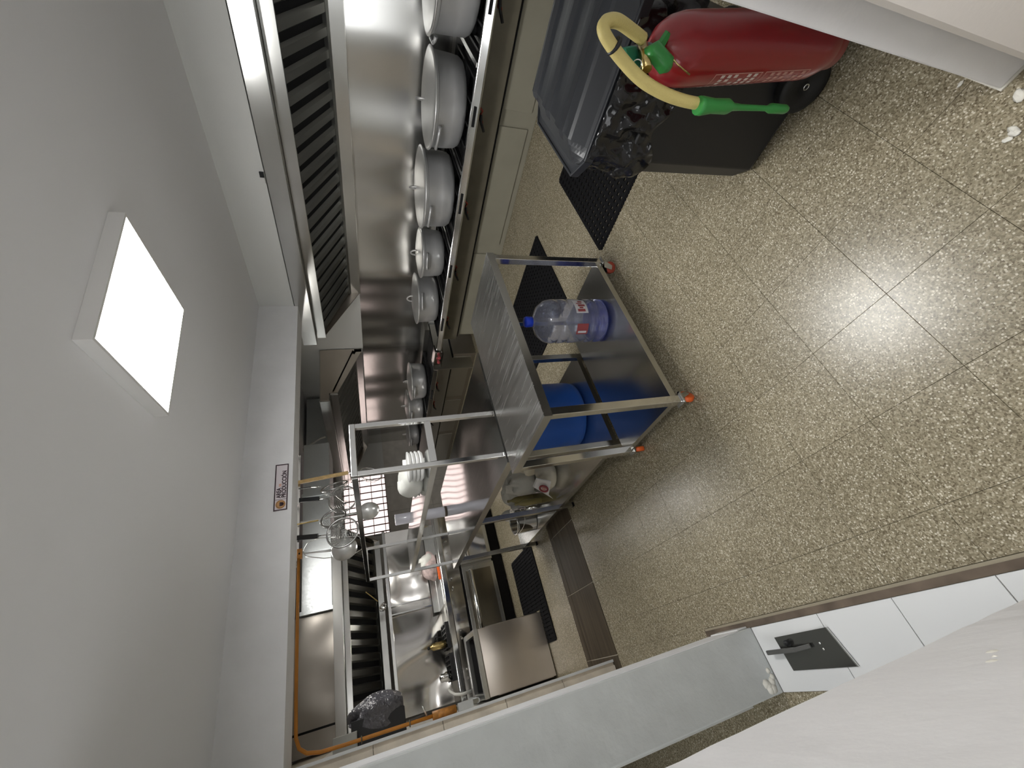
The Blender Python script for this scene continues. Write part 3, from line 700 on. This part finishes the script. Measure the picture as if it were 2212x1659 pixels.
o = MB().lathe((0,0,0), [(0,0),(.035,0),(.035,.10),(.03,.105),(.028,.13),(0,.13)], 18).build('steel_canister', 'chrome'); o.location = q2; tag(o, 'small shiny canister between the oil bottles and the steel pot', 'canister')
# ================================================================== oven range in the far kitchen
rx0, rx1, ry0, ry1 = -.17, 1.95, 5.50, 6.18
g = thing('oven_range', 'stainless oven range with black grates in the far kitchen', 'range', ((rx0+rx1)/2, 5.8, 0))
B(rx0, rx1, ry0+.12, ry1, .16, .80).build('body', 'steel_sheet', g)
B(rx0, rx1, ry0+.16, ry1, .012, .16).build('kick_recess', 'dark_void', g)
for x in (rx0+.05, .9, rx1-.05): B(x-.02, x+.02, ry0+.18, ry0+.22, 0, .012).build('foot', 'rubber', g)
MB().prism([(rx0,ry0,.775),(rx0,ry0+.02,.765),(rx0,ry0+.12,.80),(rx0,ry0+.12,.835),(rx0,ry0+.01,.838),(rx0,ry0,.83)], (rx1-rx0,0,0)).build('front_rail', 'chrome', g, bev=.002)
B(rx0, rx1, ry0+.06, ry0+.12, .60, .775).build('control_panel', 'steel_wavy', g, bev=.003)
for x in (.02, .10, .40, .48, .95, 1.05, 1.35, 1.50):
    MB().lathe((x, ry0+.058, .715), [(.004,0),(.007,.004),(.013,.010),(.013,.024),(0,.026)], 12, (0,-1,0)).build('knob', 'chrome', g)
B(rx0, rx1, ry0+.075, ry0+.12, .572, .60).build('gap_line', 'dark_void', g)
# oven doors
def oven_door(x0, x1, mat):
    d = B(x0, x1, ry0+.08, ry0+.119, .155, .568).build('oven_door', 'steel', g, bev=.004)
    B(x0+.06, x1-.06, ry0+.074, ry0+.080, .205, .525).build('door_window', mat, d)
    MB().tube([(x0+.06, ry0+.075, .475), (x0+.06, ry0+.03, .47), (x1-.06, ry0+.03, .47), (x1-.06, ry0+.075, .475)], .026, 12).build('door_handle', 'chrome', d)
oven_door(.30, 1.16, 'glass_dark'); oven_door(1.19, 1.93, 'steel_wavy'); oven_door(-.16, .28, 'glass_dark')
B(rx0, rx1, ry0+.12, ry1, .80, .815).build('top_plate', 'steel_sheet', g)
for x in (.04, .36):
    gr = MB()
    for k in range(6): gr.box(x+.0+.05*k-.007, x+.05*k+.007, 5.66, 6.08, .83, .868)
    for yy in (5.67, 5.87, 6.07): gr.box(x-.01, x+.26, yy-.008, yy+.008, .816, .866)
    gr.build('burner_grate', 'cast_iron', g)
B(.80, 1.90, 5.64, 6.10, .816, .845).build('griddle_plate', 'chrome', g, bev=.004)
for y in (6.10,): B(.80, 1.90, y, y+.012, .816, .92).build('griddle_guard', 'steel', g)
B(rx0, rx1, 6.185, 6.20, .80, 1.43).build('backguard', 'steel_wavy', g)
B(rx0, rx1+.02, 6.165, 6.205, 1.43, 1.47).build('backguard_cap', 'chrome', g, bev=.003)
for x in (.9, 1.0): B(x-.006, x+.006, 6.150, 6.165, .93, 1.45).build('hook_rod', 'chrome', g)
# things on the range
q = Vector((.41, 5.80, .869))
cp = thing('coffee_pot', 'tall brass-coloured coffee pot standing on the range grate', 'coffee pot', q)
MB().lathe(q, [(0,0),(.038,0),(.042,.01),(.040,.15),(.035,.16),(.02,.175),(.016,.19),(0,.192)], 18).build('body', 'brass', cp)
MB().lathe(q, [(.018,.19),(.02,.205),(.012,.215),(0,.216)], 12).build('knob', 'black_plastic', cp)
MB().tube([q+Vector((.04,-.01,.13)), q+Vector((.085,-.02,.12)), q+Vector((.08,-.02,.04)), q+Vector((.045,-.01,.03))], .006, 6).build('handle', 'black_plastic', cp)
q = Vector((.09, 5.78, .869))
cp = thing('moka_pot', 'small chrome pot near the left end of the range', 'coffee pot', q)
MB().lathe(q, [(0,0),(.05,0),(.05,.06),(.04,.07),(.045,.11),(.02,.125),(0,.13)], 14).build('body', 'chrome', cp)
MB().tube([q+Vector((0,-.045,.10)), q+Vector((0,-.10,.10)), q+Vector((0,-.10,.05))], .008, 6).build('handle', 'chrome', cp)
q = Vector((1.30, 5.80, .8455))
fb = thing('food_bag', 'plastic bag of raw food lying on the range griddle', 'bag', q)
blob(q, .17, .13, .16, .16, 51).build('bag_body', 'bag_pink', fb)
blob(q + Vector((.06,-.03,.03)), .10, .09, .15, .18, 53).build('bag_top', 'bag_white', fb)
o = B(-.09, .09, -.016, .016, 0, .03).build('orange_lighter', 'orange_plastic', bev=.008); o.location = (1.16, 5.565, .839); o.rotation_euler = (0,0,.15)
tag(o, 'bright orange lighter lying on the front rail of the range', 'lighter')
sk = thing('spider_skimmer', 'wire skimmer hanging against the black filters of the range hood', 'skimmer', (1.05, 6.02, 1.52))
MB().bar((1.20, 5.95, 1.72), (1.07, 6.0, 1.585), .010, .010).build('handle', 'brass', sk)
MB().lathe((1.0, 6.02, 1.54), [(.055,0),(.045,.03),(.02,.05),(0,.055)], 10, (-.3,.5,-.6)).build('basket', 'chrome', sk)
# ================================================================== fryer
g = thing('deep_fryer', 'stainless deep fryer cabinet with dark open vat, left of the oven range', 'fryer', (.095, 5.02, 0))
fx0, fx1, fy0, fy1 = -.19, .385, 4.72, 5.36
B(fx0, fx1, fy0, fy1, .03, .60).build('cabinet', 'steel_panel', g, bev=.004)
B(fx0+.006, fx1-.006, fy0-.014, fy0-.0005, .008, .682).build('front_panel', 'steel_panel', g, bev=.003)
t = MB()
for a in ((fx0,fx1,fy0-.012,fy0+.03),(fx0,fx1,fy1-.10,fy1),(fx0,fx0+.05,fy0+.03,fy1-.10),(fx1-.05,fx1,fy0+.03,fy1-.10)): t.box(a[0],a[1],a[2],a[3],.684,.730)
t.build('top_rim', 'steel', g, bev=.003)
t = MB()
for a in ((fx0+.01,fx1-.01,fy0+.01,fy0+.03),(fx0+.01,fx1-.01,fy1-.10,fy1-.01),(fx0+.01,fx0+.05,fy0+.03,fy1-.1),(fx1-.05,fx1-.01,fy0+.03,fy1-.1)): t.box(a[0],a[1],a[2],a[3],.601,.683)
t.build('vat_wall', 'cast_iron', g)
B(fx0+.05, fx1-.05, fy0+.03, fy1-.10, .601, .615).build('vat_oil', 'dark_void', g)
for x in (fx0+.04, fx1-.04):
    for y in (fy0+.04, fy1-.04): B(x-.02, x+.02, y-.02, y+.02, .0125 if x > 0 else 0, .03).build("foot", "rubber", g)
pp = thing('gas_pipework', 'white curved tube and pipe fittings beside the fryer on the kitchen wall', 'pipe', (-.12, 5.1, .75))
MB().tube([(-.10, 5.20, .76), (-.10, 5.21, .86), (-.085, 5.25, .92), (-.05, 5.36, .95), (-.03, 5.40, .955)], .014, 8).build('curved_tube', 'pvc_white', pp)
MB().tube([(-.17, 4.70, .80), (-.17, 5.30, .77)], .022, 10).build('pipe', 'galvanised', pp)
MB().tube([(-.17, 4.30, 1.15), (-.17, 4.62, .98), (-.17, 4.71, .80)], .018, 10).build('pipe', 'pvc_white', pp)
MB().cyl((-.17, 4.42, 1.10), (-.17, 4.52, 1.04), .030, n=12).build('union', 'oil_yellow', pp)
for y in (4.8, 5.0): MB().cyl((-.17, y, .765), (-.17, y, .83), .014, n=8).build('valve', 'chrome', pp)
# black box with clear plastic on the kitchen wall
g = thing('black_wall_box', 'black box wrapped in crumpled clear plastic on the kitchen wall', 'box', (-.09, 4.68, 1.43))
B(-.209, -.035, 4.56, 4.80, 1.44, 1.865).build('box_body', 'black_plastic', g, bev=.004)
wrap = blob((-.045, 4.665, 1.445), .155, .125, .41, .11, 61, 30, 20)
wrap.build('plastic_wrap', 'film_dark', g)
o = B(-.2095, -.10, 4.50, 4.545, 1.82, 2.0).build('junction_box', 'grey_box', bev=.003); tag(o, 'grey junction box above the black wrapped box', 'junction box')
# ================================================================== orange gas hose round the opening
gh = thing('gas_hose', 'orange gas pipe running along the header and down beside the tiled jamb', 'pipe', (.3, 3.575, 2.1))
MB().tube([(1.06, 3.575, 2.128), (.6, 3.575, 2.128), (.2, 3.575, 2.127), (-.02, 3.578, 2.123), (-.075, 3.585, 2.105), (-.108, 3.595, 2.065), (-.125, 3.605, 1.99), (-.130, 3.612, 1.85), (-.133, 3.615, 1.5), (-.135, 3.615, 1.27)], .0112, 10).build('pipe', 'gas_orange', gh)
MB().tube([(-.135, 3.615, 1.30), (-.138, 3.62, 1.14)], .026, 10).build('valve_body', 'wood_orange', gh)
MB().tube([(-.12, 3.60, 1.34), (-.06, 3.59, 1.36)], .006, 6).build('valve_lever', 'chrome', gh)
B(-.164, -.112, 3.604, 3.64, 1.02, 1.125).build('union_plate', 'galvanised', gh)
for z in (1.45, 1.75): MB().ring((-.133, 3.615, z), .018, .004, n=12, m=6).build('clip', 'grout_dark', gh)
o = B(1.055, 1.125, 3.562, 3.60, 2.105, 2.139).build('wooden_block', 'wood_orange', bev=.003); tag(o, 'small wooden block where the orange pipe ends under the header', 'block')
B(1.082, 1.094, 3.5605, 3.5625, 2.117, 2.128).build('hole', 'dark_void', o)
# ================================================================== hanging utensils
HR = 3.70
rl = thing('utensil_rail', 'thin steel rail under the header holding hanging strainers and ladles', 'rail', (1.5, HR, 2.15))
MB().bar((1.03, HR, 2.157), (1.99, HR, 2.157), .006, .022).build('bar', 'steel', rl)
for x in (1.05, 1.5, 1.96): B(x-.008, x+.008, 3.551, HR-.004, 2.150, 2.164).build('bracket', 'steel', rl)
def yw(px, py, y=HR-.012): return ony(px, py, y)
NS = [0]
def strainer(label, h0, h1, bc, r, handle, depth=.08, hw=.012, tilt=(.12,-1,.18)):
    NS[0] += 1; dy = (0,-.12,.05,-.05,-.22)[NS[0]]
    a = yw(*h0, HR-.026); b = yw(*h1, HR-.03+dy*.4); c = yw(*bc, HR-.02+dy)
    t = thing('strainer', label, 'strainer', a)
    ax = Vector(tilt).normalized()
    MB().ring(c, r, .0072, ax, 28, 6).build('rim', 'wire', t)
    MB().tube([b, b.lerp(c, max(.05, 1 - r/max(1e-4, (c-b).length)))], .0042, 6).build('shank', 'chrome', t)
    MB().bar(a, b, hw*2, hw).build('handle', handle, t, bev=.003)
    u = ax.orthogonal().normalized(); w = ax.cross(u); mh = MB()
    for k in range(14):      # wire mesh bowl: meridian wires and rings
        fi = math.pi*k/14
        mh.tube([c + (u*math.cos(fi)+w*math.sin(fi))*r*math.cos(q) - ax*depth*math.sin(q) for q in [math.pi*i/10 for i in range(11)]], .0011, 3)
    for q in (.15,.3,.45,.6,.75,.9,1.05,1.2,1.35): mh.ring(c - ax*depth*math.sin(q), r*math.cos(q), .0011, ax, 20, 3)
    o = mh.build('mesh_bowl', 'wire', t); o['kind'] = 'stuff'
    hl = (c - b).normalized(); e = c + hl*r
    MB().tube([e, e + hl*.022, e + hl*.022 + w*.0], .003, 6).build('rest_hook', 'chrome', t)
    return t
strainer('wire strainer with thin black handle, partly behind the wooden-handled skimmer', (645,1056), (672,1052), (722,1050), .105, 'black_plastic', hw=.004, tilt=(.75,-.55,.2))
strainer('wire strainer with thick black handle, second from the wooden-handled skimmer', (646,1081), (690,1077), (741,1078), .118, 'black_plastic', hw=.018)
strainer('wire strainer with brass-toned handle between the two black-handled strainers', (641,1133), (688,1124), (720,1119), .098, 'brass', hw=.006, tilt=(.5,-.8,.2))
strainer('wire strainer with thick black handle beside the hanging ladles', (641,1162), (687,1158), (740,1150), .115, 'black_plastic', hw=.018)
def ladle(label, h0, bc, r, dy=0):
    a = yw(*h0, HR-.012+dy); c = yw(*bc, HR-.03+dy)
    t = thing('ladle', label, 'ladle', a); d = (c-a).normalized()
    MB().tube([a + Vector((.012,.012,-.004)), a + Vector((0,.004,.006)), a, a.lerp(c,.5), c - d*r*.9], [.004,.004,.005,.007,.011], 8).build('handle', 'aluminium_lid', t)
    M = Matrix.Translation(c) @ Vector((0,-1,.25)).to_track_quat('Z', 'X').to_matrix().to_4x4()
    bw = MB().lathe((0,0,0), [(0,-.012),(r*.9,-.012),(r,-.008),(r*1.02,0),(r*.98,.02),(r*.85,.045),(r*.6,.066),(r*.3,.078),(.004,.081)], 28)
    bw.xf(Matrix.Diagonal((1.18,1,1,1))).xf(M).build('bowl', 'aluminium_lid', t)
ladle('aluminium ladle hanging nearest the orange pipe', (650,1196), (744,1186), .086, .03)
ladle('aluminium ladle hanging lower, its bowl beside the overshelf rail', (650,1128), (797,1104), .074, .06)
a = yw(641, 1043, HR-.03); b = yw(752, 1021, HR-.03); c = yw(800, 1024)
sk = thing('wooden_skimmer', 'wire skimmer with long pale wooden handle, rightmost of the hanging utensils', 'skimmer', a)
MB().bar(a, b, .030, .018).build('handle', 'wood', sk, bev=.003)
MB().tube([b, b.lerp(c,.4)], .004, 6).build('shank', 'chrome', sk)
ax = Vector((.5,-.75,-.3)).normalized(); u = ax.orthogonal().normalized(); w = ax.cross(u); mh = MB()
mh.ring(c, .105, .004, ax, 24, 6)
for k in range(8):
    fi = math.pi*k/8; mh.tube([c + (u*math.cos(fi)+w*math.sin(fi))*.105*math.cos(q) - ax*.06*math.sin(q) for q in [math.pi*i/8 for i in range(9)]], .0011, 3)
for q in (.4,.8,1.2): mh.ring(c - ax*.06*math.sin(q), .105*math.cos(q), .0011, ax, 18, 3)
mh.build('wire_basket', 'chrome', sk)
o = yw(660, 1178)
t = thing('wire_whisk', 'long looped wire tool hanging behind the last strainer', 'whisk', o)
MB().tube([yw(655,1190,HR+.36), yw(665,1172,HR+.36), yw(690,1162,HR+.36), yw(740,1160,HR+.36), yw(775,1158,HR+.36), yw(783,1170,HR+.36), yw(783,1185,HR+.36), yw(760,1200,HR+.36), yw(700,1206,HR+.36), yw(660,1202,HR+.36)], .0035, 6, closed=True).build('wire_loop', 'chrome', t)
# ================================================================== rubber mats
def lattice_mat(label, x0, x1, y0, y1, nx, ny, bx, by, scallop=None, notch=None):
    t = thing('rubber_mat', label, 'mat', ((x0+x1)/2, (y0+y1)/2, 0))
    z0, z1 = .0005, .012; mb = MB()
    for i in range(nx+1):
        x = x0 + (x1-x0)*i/nx; mb.box(x-bx/2, x+bx/2, y0, y1 if not notch or x > notch[0] else notch[1], z0, z1)
    for j in range(ny+1):
        y = y0 + (y1-y0)*j/ny; mb.box(x0 if not notch or y < notch[1] else notch[0]+.02, x1, y-by/2, y+by/2, z0, z1-.001)
    mb.build('lattice', 'rubber', t)
    if notch: MB().box(notch[0], x1, y0, y1, z0, .004).box(x0, notch[0], y0, notch[1], z0, .004).build('mat_base', 'rubber', t)
    e = MB()
    if scallop:
        n = ny*2 if scallop[0] == 'x' else nx*2
        for k in range(n):
            if scallop[0] == 'x':
                y = y0 + (y1-y0)*(k+.5)/n; e.cyl((scallop[1], y, z0), (scallop[1], y, z1-.003), (y1-y0)/n*.55, n=8)
            else:
                x = x0 + (x1-x0)*(k+.5)/n; e.cyl((x, scallop[1], z0), (x, scallop[1], z1-.003), (x1-x0)/n*.55, n=8)
        e.build('scalloped_edge', 'rubber', t)
    return t
lattice_mat('black perforated rubber mat on the floor beside the bin', 2.125, 2.985, .70, 1.50, 19, 17, .025, .025, ('x', 2.115))
lattice_mat('black perforated rubber mat on the floor behind the cart', 2.25, 3.07, 2.08, 3.06, 18, 21, .028, .030, ('x', 3.078))
lattice_mat('black slotted rubber mat on the floor in front of the oven range', .10, 1.00, 4.45, 5.28, 26, 5, .023, .034, ('y', 4.445), (.405, 4.70))
# ================================================================== wheeled bin
bn = thing('wheeled_bin', 'black wheeled rubbish bin with ridged lid and black liner, beside the extinguisher', 'bin', (1.62, .40, 0))
def rrect(x0, x1, y0, y1, c, z):
    return [(x0+c,y0,z),(x1-c,y0,z),(x1,y0+c,z),(x1,y1-c,z),(x1-c,y1,z),(x0+c*1.1,y1,z),(x0,y1-c*1.1,z),(x0,y0+c,z)]
lv = [(1.400,1.83,.20,.625,.05,.018),(1.392,1.84,.195,.632,.055,.035),(1.358,1.895,.15,.655,.065,.60),(1.345,1.91,.14,.668,.065,.605),(1.345,1.91,.14,.668,.065,.650),(1.365,1.89,.16,.648,.055,.650)]
mb = MB(); rings = [rrect(*a) for a in lv]
vs = [p for r_ in rings for p in r_]; n = 8
mb.add(vs, [(k*n+i, k*n+(i+1) % n, (k+1)*n+(i+1) % n, (k+1)*n+i) for k in range(len(rings)-1) for i in range(n)] + [tuple(range(n))[::-1], tuple(range((len(rings)-1)*n, len(rings)*n))])
mb.build('bin_body', 'black_plastic', bn, bev=.006)
for yy in (.30, .52): B(1.46, 1.50, yy-.02, yy+.02, 0, .018).build('foot', 'black_plastic', bn)
for x0, x1 in ((1.343, 1.388), (1.85, 1.895)):
    w = MB().lathe((x0, .262, .086), [(0,.012),(.022,.012),(.028,.004),(.060,.002),(.066,0),(.085,.004),(.086,.012),(.086,x1-x0-.006),(.08,x1-x0),(0,x1-x0)], 28, (1,0,0)).build('wheel', 'rubber_tyre', bn)
    MB().ring((x0-.0005, .262, .086), .009, .0025, (1,0,0), 12, 6).build('axle_bolt', 'chrome', w)
def lidf(u, v):
    y = .105 + .595*v; ins = max(0, y-.615)*.75; x = 1.375 + ins + (.56-2*ins)*u
    e = min(u, 1-u)*.56; ev = min(1-v, v*2)*.595
    z = .79 + min(.055, max(0, (e-.022))*1.0) * min(1, max(0, (ev-.03)/.09))
    for c in (.15, .31, .47):
        if abs(x-1.375-c-.02) < .030 and ev > .10: z += .014*min(1, (.030-abs(x-1.375-c-.02))/.010)
    return Vector((x, y, z))
L = MB().grid(lidf, 56, 34, smooth=False).build('lid', 'lid_plastic', bn, solid=.006)
rm = MB()
po = [(1.372,.102),(1.938,.102),(1.938,.615),(1.874,.703),(1.436,.703),(1.372,.615)]; pi_ = [(1.382,.112),(1.928,.112),(1.928,.612),(1.869,.693),(1.441,.693),(1.382,.612)]
for i in range(6):
    j = (i+1) % 6; rm.prism([(*po[i],.765),(*po[j],.765),(*pi_[j],.765),(*pi_[i],.765)], (0,0,.033))
rm.build('lid_rim', 'lid_plastic', L, bev=.0025)
rg = random.Random(2)
def lin(u, v):
    a = 2*math.pi*u; cx, cy = 1.63, .404
    hx, hy = .272 + .020*(1-v), .258 + .020*(1-v)
    ca, sa = math.cos(a), math.sin(a); p = 5.0
    k = (abs(ca)**p + abs(sa)**p)**(-1/p)
    w = 1 + (.028*math.sin(17*a+5*v) + .022*math.sin(29*a-7*v+1) + .018*math.sin(11*a+13*v))*(math.sin(math.pi*min(1,v*1.15)))
    z = .575 + .22*v + .018*math.sin(7*a) * (1-v) + .012*math.sin(13*a+2)*(1-v)
    return Vector((cx + hx*ca*k*w, cy + hy*sa*k*w, z))
MB().grid(lin, 160, 16).build('liner', 'bag_black', bn, solid=.0015)
# ================================================================== fire extinguisher
e0 = Vector((1.196, .128, .268)); e1 = Vector((1.176, .236, .845)); EL = (e1-e0).length
ezx = (e1-e0).normalized(); exx = (Vector((1,0,0)) - ezx*ezx.x).normalized(); eyx = ezx.cross(exx)
EM = Matrix(((exx.x,eyx.x,ezx.x,e0.x),(exx.y,eyx.y,ezx.y,e0.y),(exx.z,eyx.z,ezx.z,e0.z),(0,0,0,1)))
fe = thing('fire_extinguisher', 'red fire extinguisher with yellow hose hanging tilted on the right-hand wall', 'fire extinguisher', e0)
r = .0815; k = EL
MB().lathe((0,0,0), [(0,.012),(.050,.010),(.056,.0),(.060,.003),(.061,.024),(.066,.034),(r-.002,.075),(r,.10),(r,k-.115),(r*.985,k-.09),(r*.90,k-.055),(r*.72,k-.028),(r*.45,k-.010),(.02,k-.002),(0,k)], 44).xf(EM).build('cylinder', 'red_paint', fe)
MB().lathe((0,0,0), [(.018,k-.006),(.020,k+.008),(.013,k+.012),(.013,k+.036),(.016,k+.04),(.014,k+.052),(0,k+.054)], 16).xf(EM).build('valve_body', 'trowel_handle', fe)
MB().bar((1.031, .02, .47), (1.13, .072, .47), .010, .03).build('wall_bracket', 'steel', fe)
def at(px, py, D):
    q = ray(px, py); return CAM + q*(D/math.hypot(q.x, q.y))
v = at(1395, 112, 1.165)
lev = MB(); lev.prism([at(1352,105,1.17), at(1375,100,1.19), at(1392,128,1.18), at(1388,160,1.15), at(1382,172,1.14), at(1362,140,1.15)], (.012,.004,.010)); lev.build('lever', 'green_metal', fe)
MB().tube([at(1398,118,1.15), at(1412,108,1.14), at(1440,142,1.12), at(1445,146,1.12)], [.016,.021,.022,.012], 14).build('carry_grip', 'green_plastic', fe)
MB().prism([at(1428,92,1.15), at(1444,68,1.16), at(1450,74,1.16), at(1436,100,1.15)], (.008,0,.004)).build('seal_tab', 'green_plastic', fe)
MB().tube([at(1446,120,1.115), at(1465,140,1.105), at(1490,161,1.10)], .0022, 6).build('safety_wire', 'brass', fe)
MB().ring(at(1376,140,1.13), .011, .0016, (-1,.1,.4), 18, 6).build('pin_ring', 'steel', fe)
MB().cyl(at(1388,95,1.18), at(1398,150,1.12), .012, n=10).build('valve_stem', 'brass', fe)
def smooth(pts, n=6):
    pts = [Vector(p) for p in pts]; out = []
    for i in range(len(pts)-1):
        p0, p1, p2, p3 = pts[max(i-1,0)], pts[i], pts[i+1], pts[min(i+2,len(pts)-1)]
        for k in range(n):
            t = k/n; out.append(.5*((2*p1) + (p2-p0)*t + (2*p0-5*p1+4*p2-p3)*t*t + (3*p1-p0-3*p2+p3)*t**3))
    return out + [pts[-1]]
hp = smooth([at(1388,84,1.17), at(1362,64,1.155), at(1335,46,1.14), at(1312,46,1.125), at(1303,62,1.115), at(1314,88,1.11), at(1345,130,1.11), at(1385,172,1.11), at(1430,200,1.11), at(1475,217,1.11), at(1520,226,1.11)])
MB().tube(hp, .0148, 12).build('hose', 'hose_yellow', fe)
MB().ring(at(1326,99,1.112), .017, .005, (at(1345,130,1.11)-at(1314,88,1.11)), 14, 6).build('hose_tie', 'black_plastic', fe)
nz = [at(1507,228,1.10), at(1516,229,1.10), at(1540,229,1.10), at(1570,230,1.10), at(1582,231,1.10), at(1600,232,1.10), at(1655,234,1.10), at(1663,234,1.10), at(1695,236,1.10), at(1701,236,1.10)]
MB().tube(nz, [.022,.0225,.018,.019,.010,.008,.007,.0125,.012,.007], 12).build('nozzle', 'green_plastic', fe)
def epatch(a0, a1, z0, z1, n=6, o=.0006):
    return arcpatch((0,0,0), r+o, math.radians(a0), math.radians(a1), z0-.268, z1-.268, n).xf(EM)
def frame_patch(a0, a1, z0, z1, mat, name):
    t_ = .0025; da = math.degrees(t_/r); mb = MB()
    for q in ((a0,a1,z0,z0+t_),(a0,a1,z1-t_,z1),(a0,a0+da,z0,z1),(a1-da,a1,z0,z1)):
        e = epatch(*q); mb.add(e.v, e.f, True)
    return mb.build(name, mat, fe)
for k, (z0, z1) in enumerate(((.535,.685),(.375,.525))):
    f = frame_patch(126, 158, z0, z1, 'print_pale', 'printed_label'); mb = MB()
    for c in range(6):
        for l in range(3):
            zz = z0 + .012 + (z1-z0-.024)*c/6; a = 129 + 9.5*l
            if (c + l + k) % 5 == 4: continue
            e = epatch(a, a+7, zz, zz+.011); mb.add(e.v, e.f, True)
    mb.build('print_lines', 'print_white' if k == 0 else 'print_pale', f)
f = frame_patch(104, 122, .52, .72, 'print_pale', 'printed_label'); mb = MB()
for c in range(7):
    e = epatch(106, 120, .54+.024*c, .548+.024*c); mb.add(e.v, e.f, True)
mb.build('print_lines', 'print_white', f)
# ================================================================== plastering trowel on the white sill
tr = thing('plastering_trowel', 'dark steel plastering trowel lying on the white tiled sill', 'trowel', (-.25, 1.60, .006))
MB().prism([(-.190,1.762,.0075),(-.312,1.752,.0075),(-.316,1.445,.0075),(-.186,1.480,.0075)], (0,0,.0022)).build('blade', 'trowel_steel', tr)
MB().prism([(-.316,1.445,.0097),(-.186,1.480,.0097),(-.186,1.4855,.0097),(-.316,1.4505,.0097)], (0,0,.004)).build('turned_edge', 'chrome', tr)
MB().bar((-.236,1.815,.036), (-.238,1.655,.036), .017, .012).build('handle', 'trowel_handle', tr, bev=.003)
MB().bar((-.238,1.658,.036), (-.235,1.595,.016), .015, .011).build('shank', 'trowel_handle', tr, bev=.002)
MB().lathe((-.215,1.700,.0097), [(.012,0),(.012,.016),(.008,.020),(0,.020)], 12).build('stud', 'black_plastic', tr)
for x, y in ((-.232,1.553), (-.252,1.551)): MB().lathe((x,y,.0097), [(.0045,0),(.0045,.0014),(0,.0016)], 10).build('rivet', 'chrome', tr)
# small chips of plaster on the floor
for k, (px, py, a, lab) in enumerate(((2192,284,.012,'larger pale plaster chip on the terrazzo near the right wall'), (2177,302,.008,'small white plaster chip next to the larger one on the terrazzo'), (2076,181,.006,'tiny yellowish chip on the terrazzo nearest the extinguisher'), (2203,207,.013,'white plaster crumb at the foot of the right-hand wall'))):
    q = onz(px, py); o = blob((0,0,0), a*1.3, a*.8, a*.6, .3, 70+k, 10, 6).build('plaster_chip', 'chip'); o.location = (q.x, q.y, .0003); o.rotation_euler = (0,0,k*.9)
    tag(o, lab, 'plaster chip')
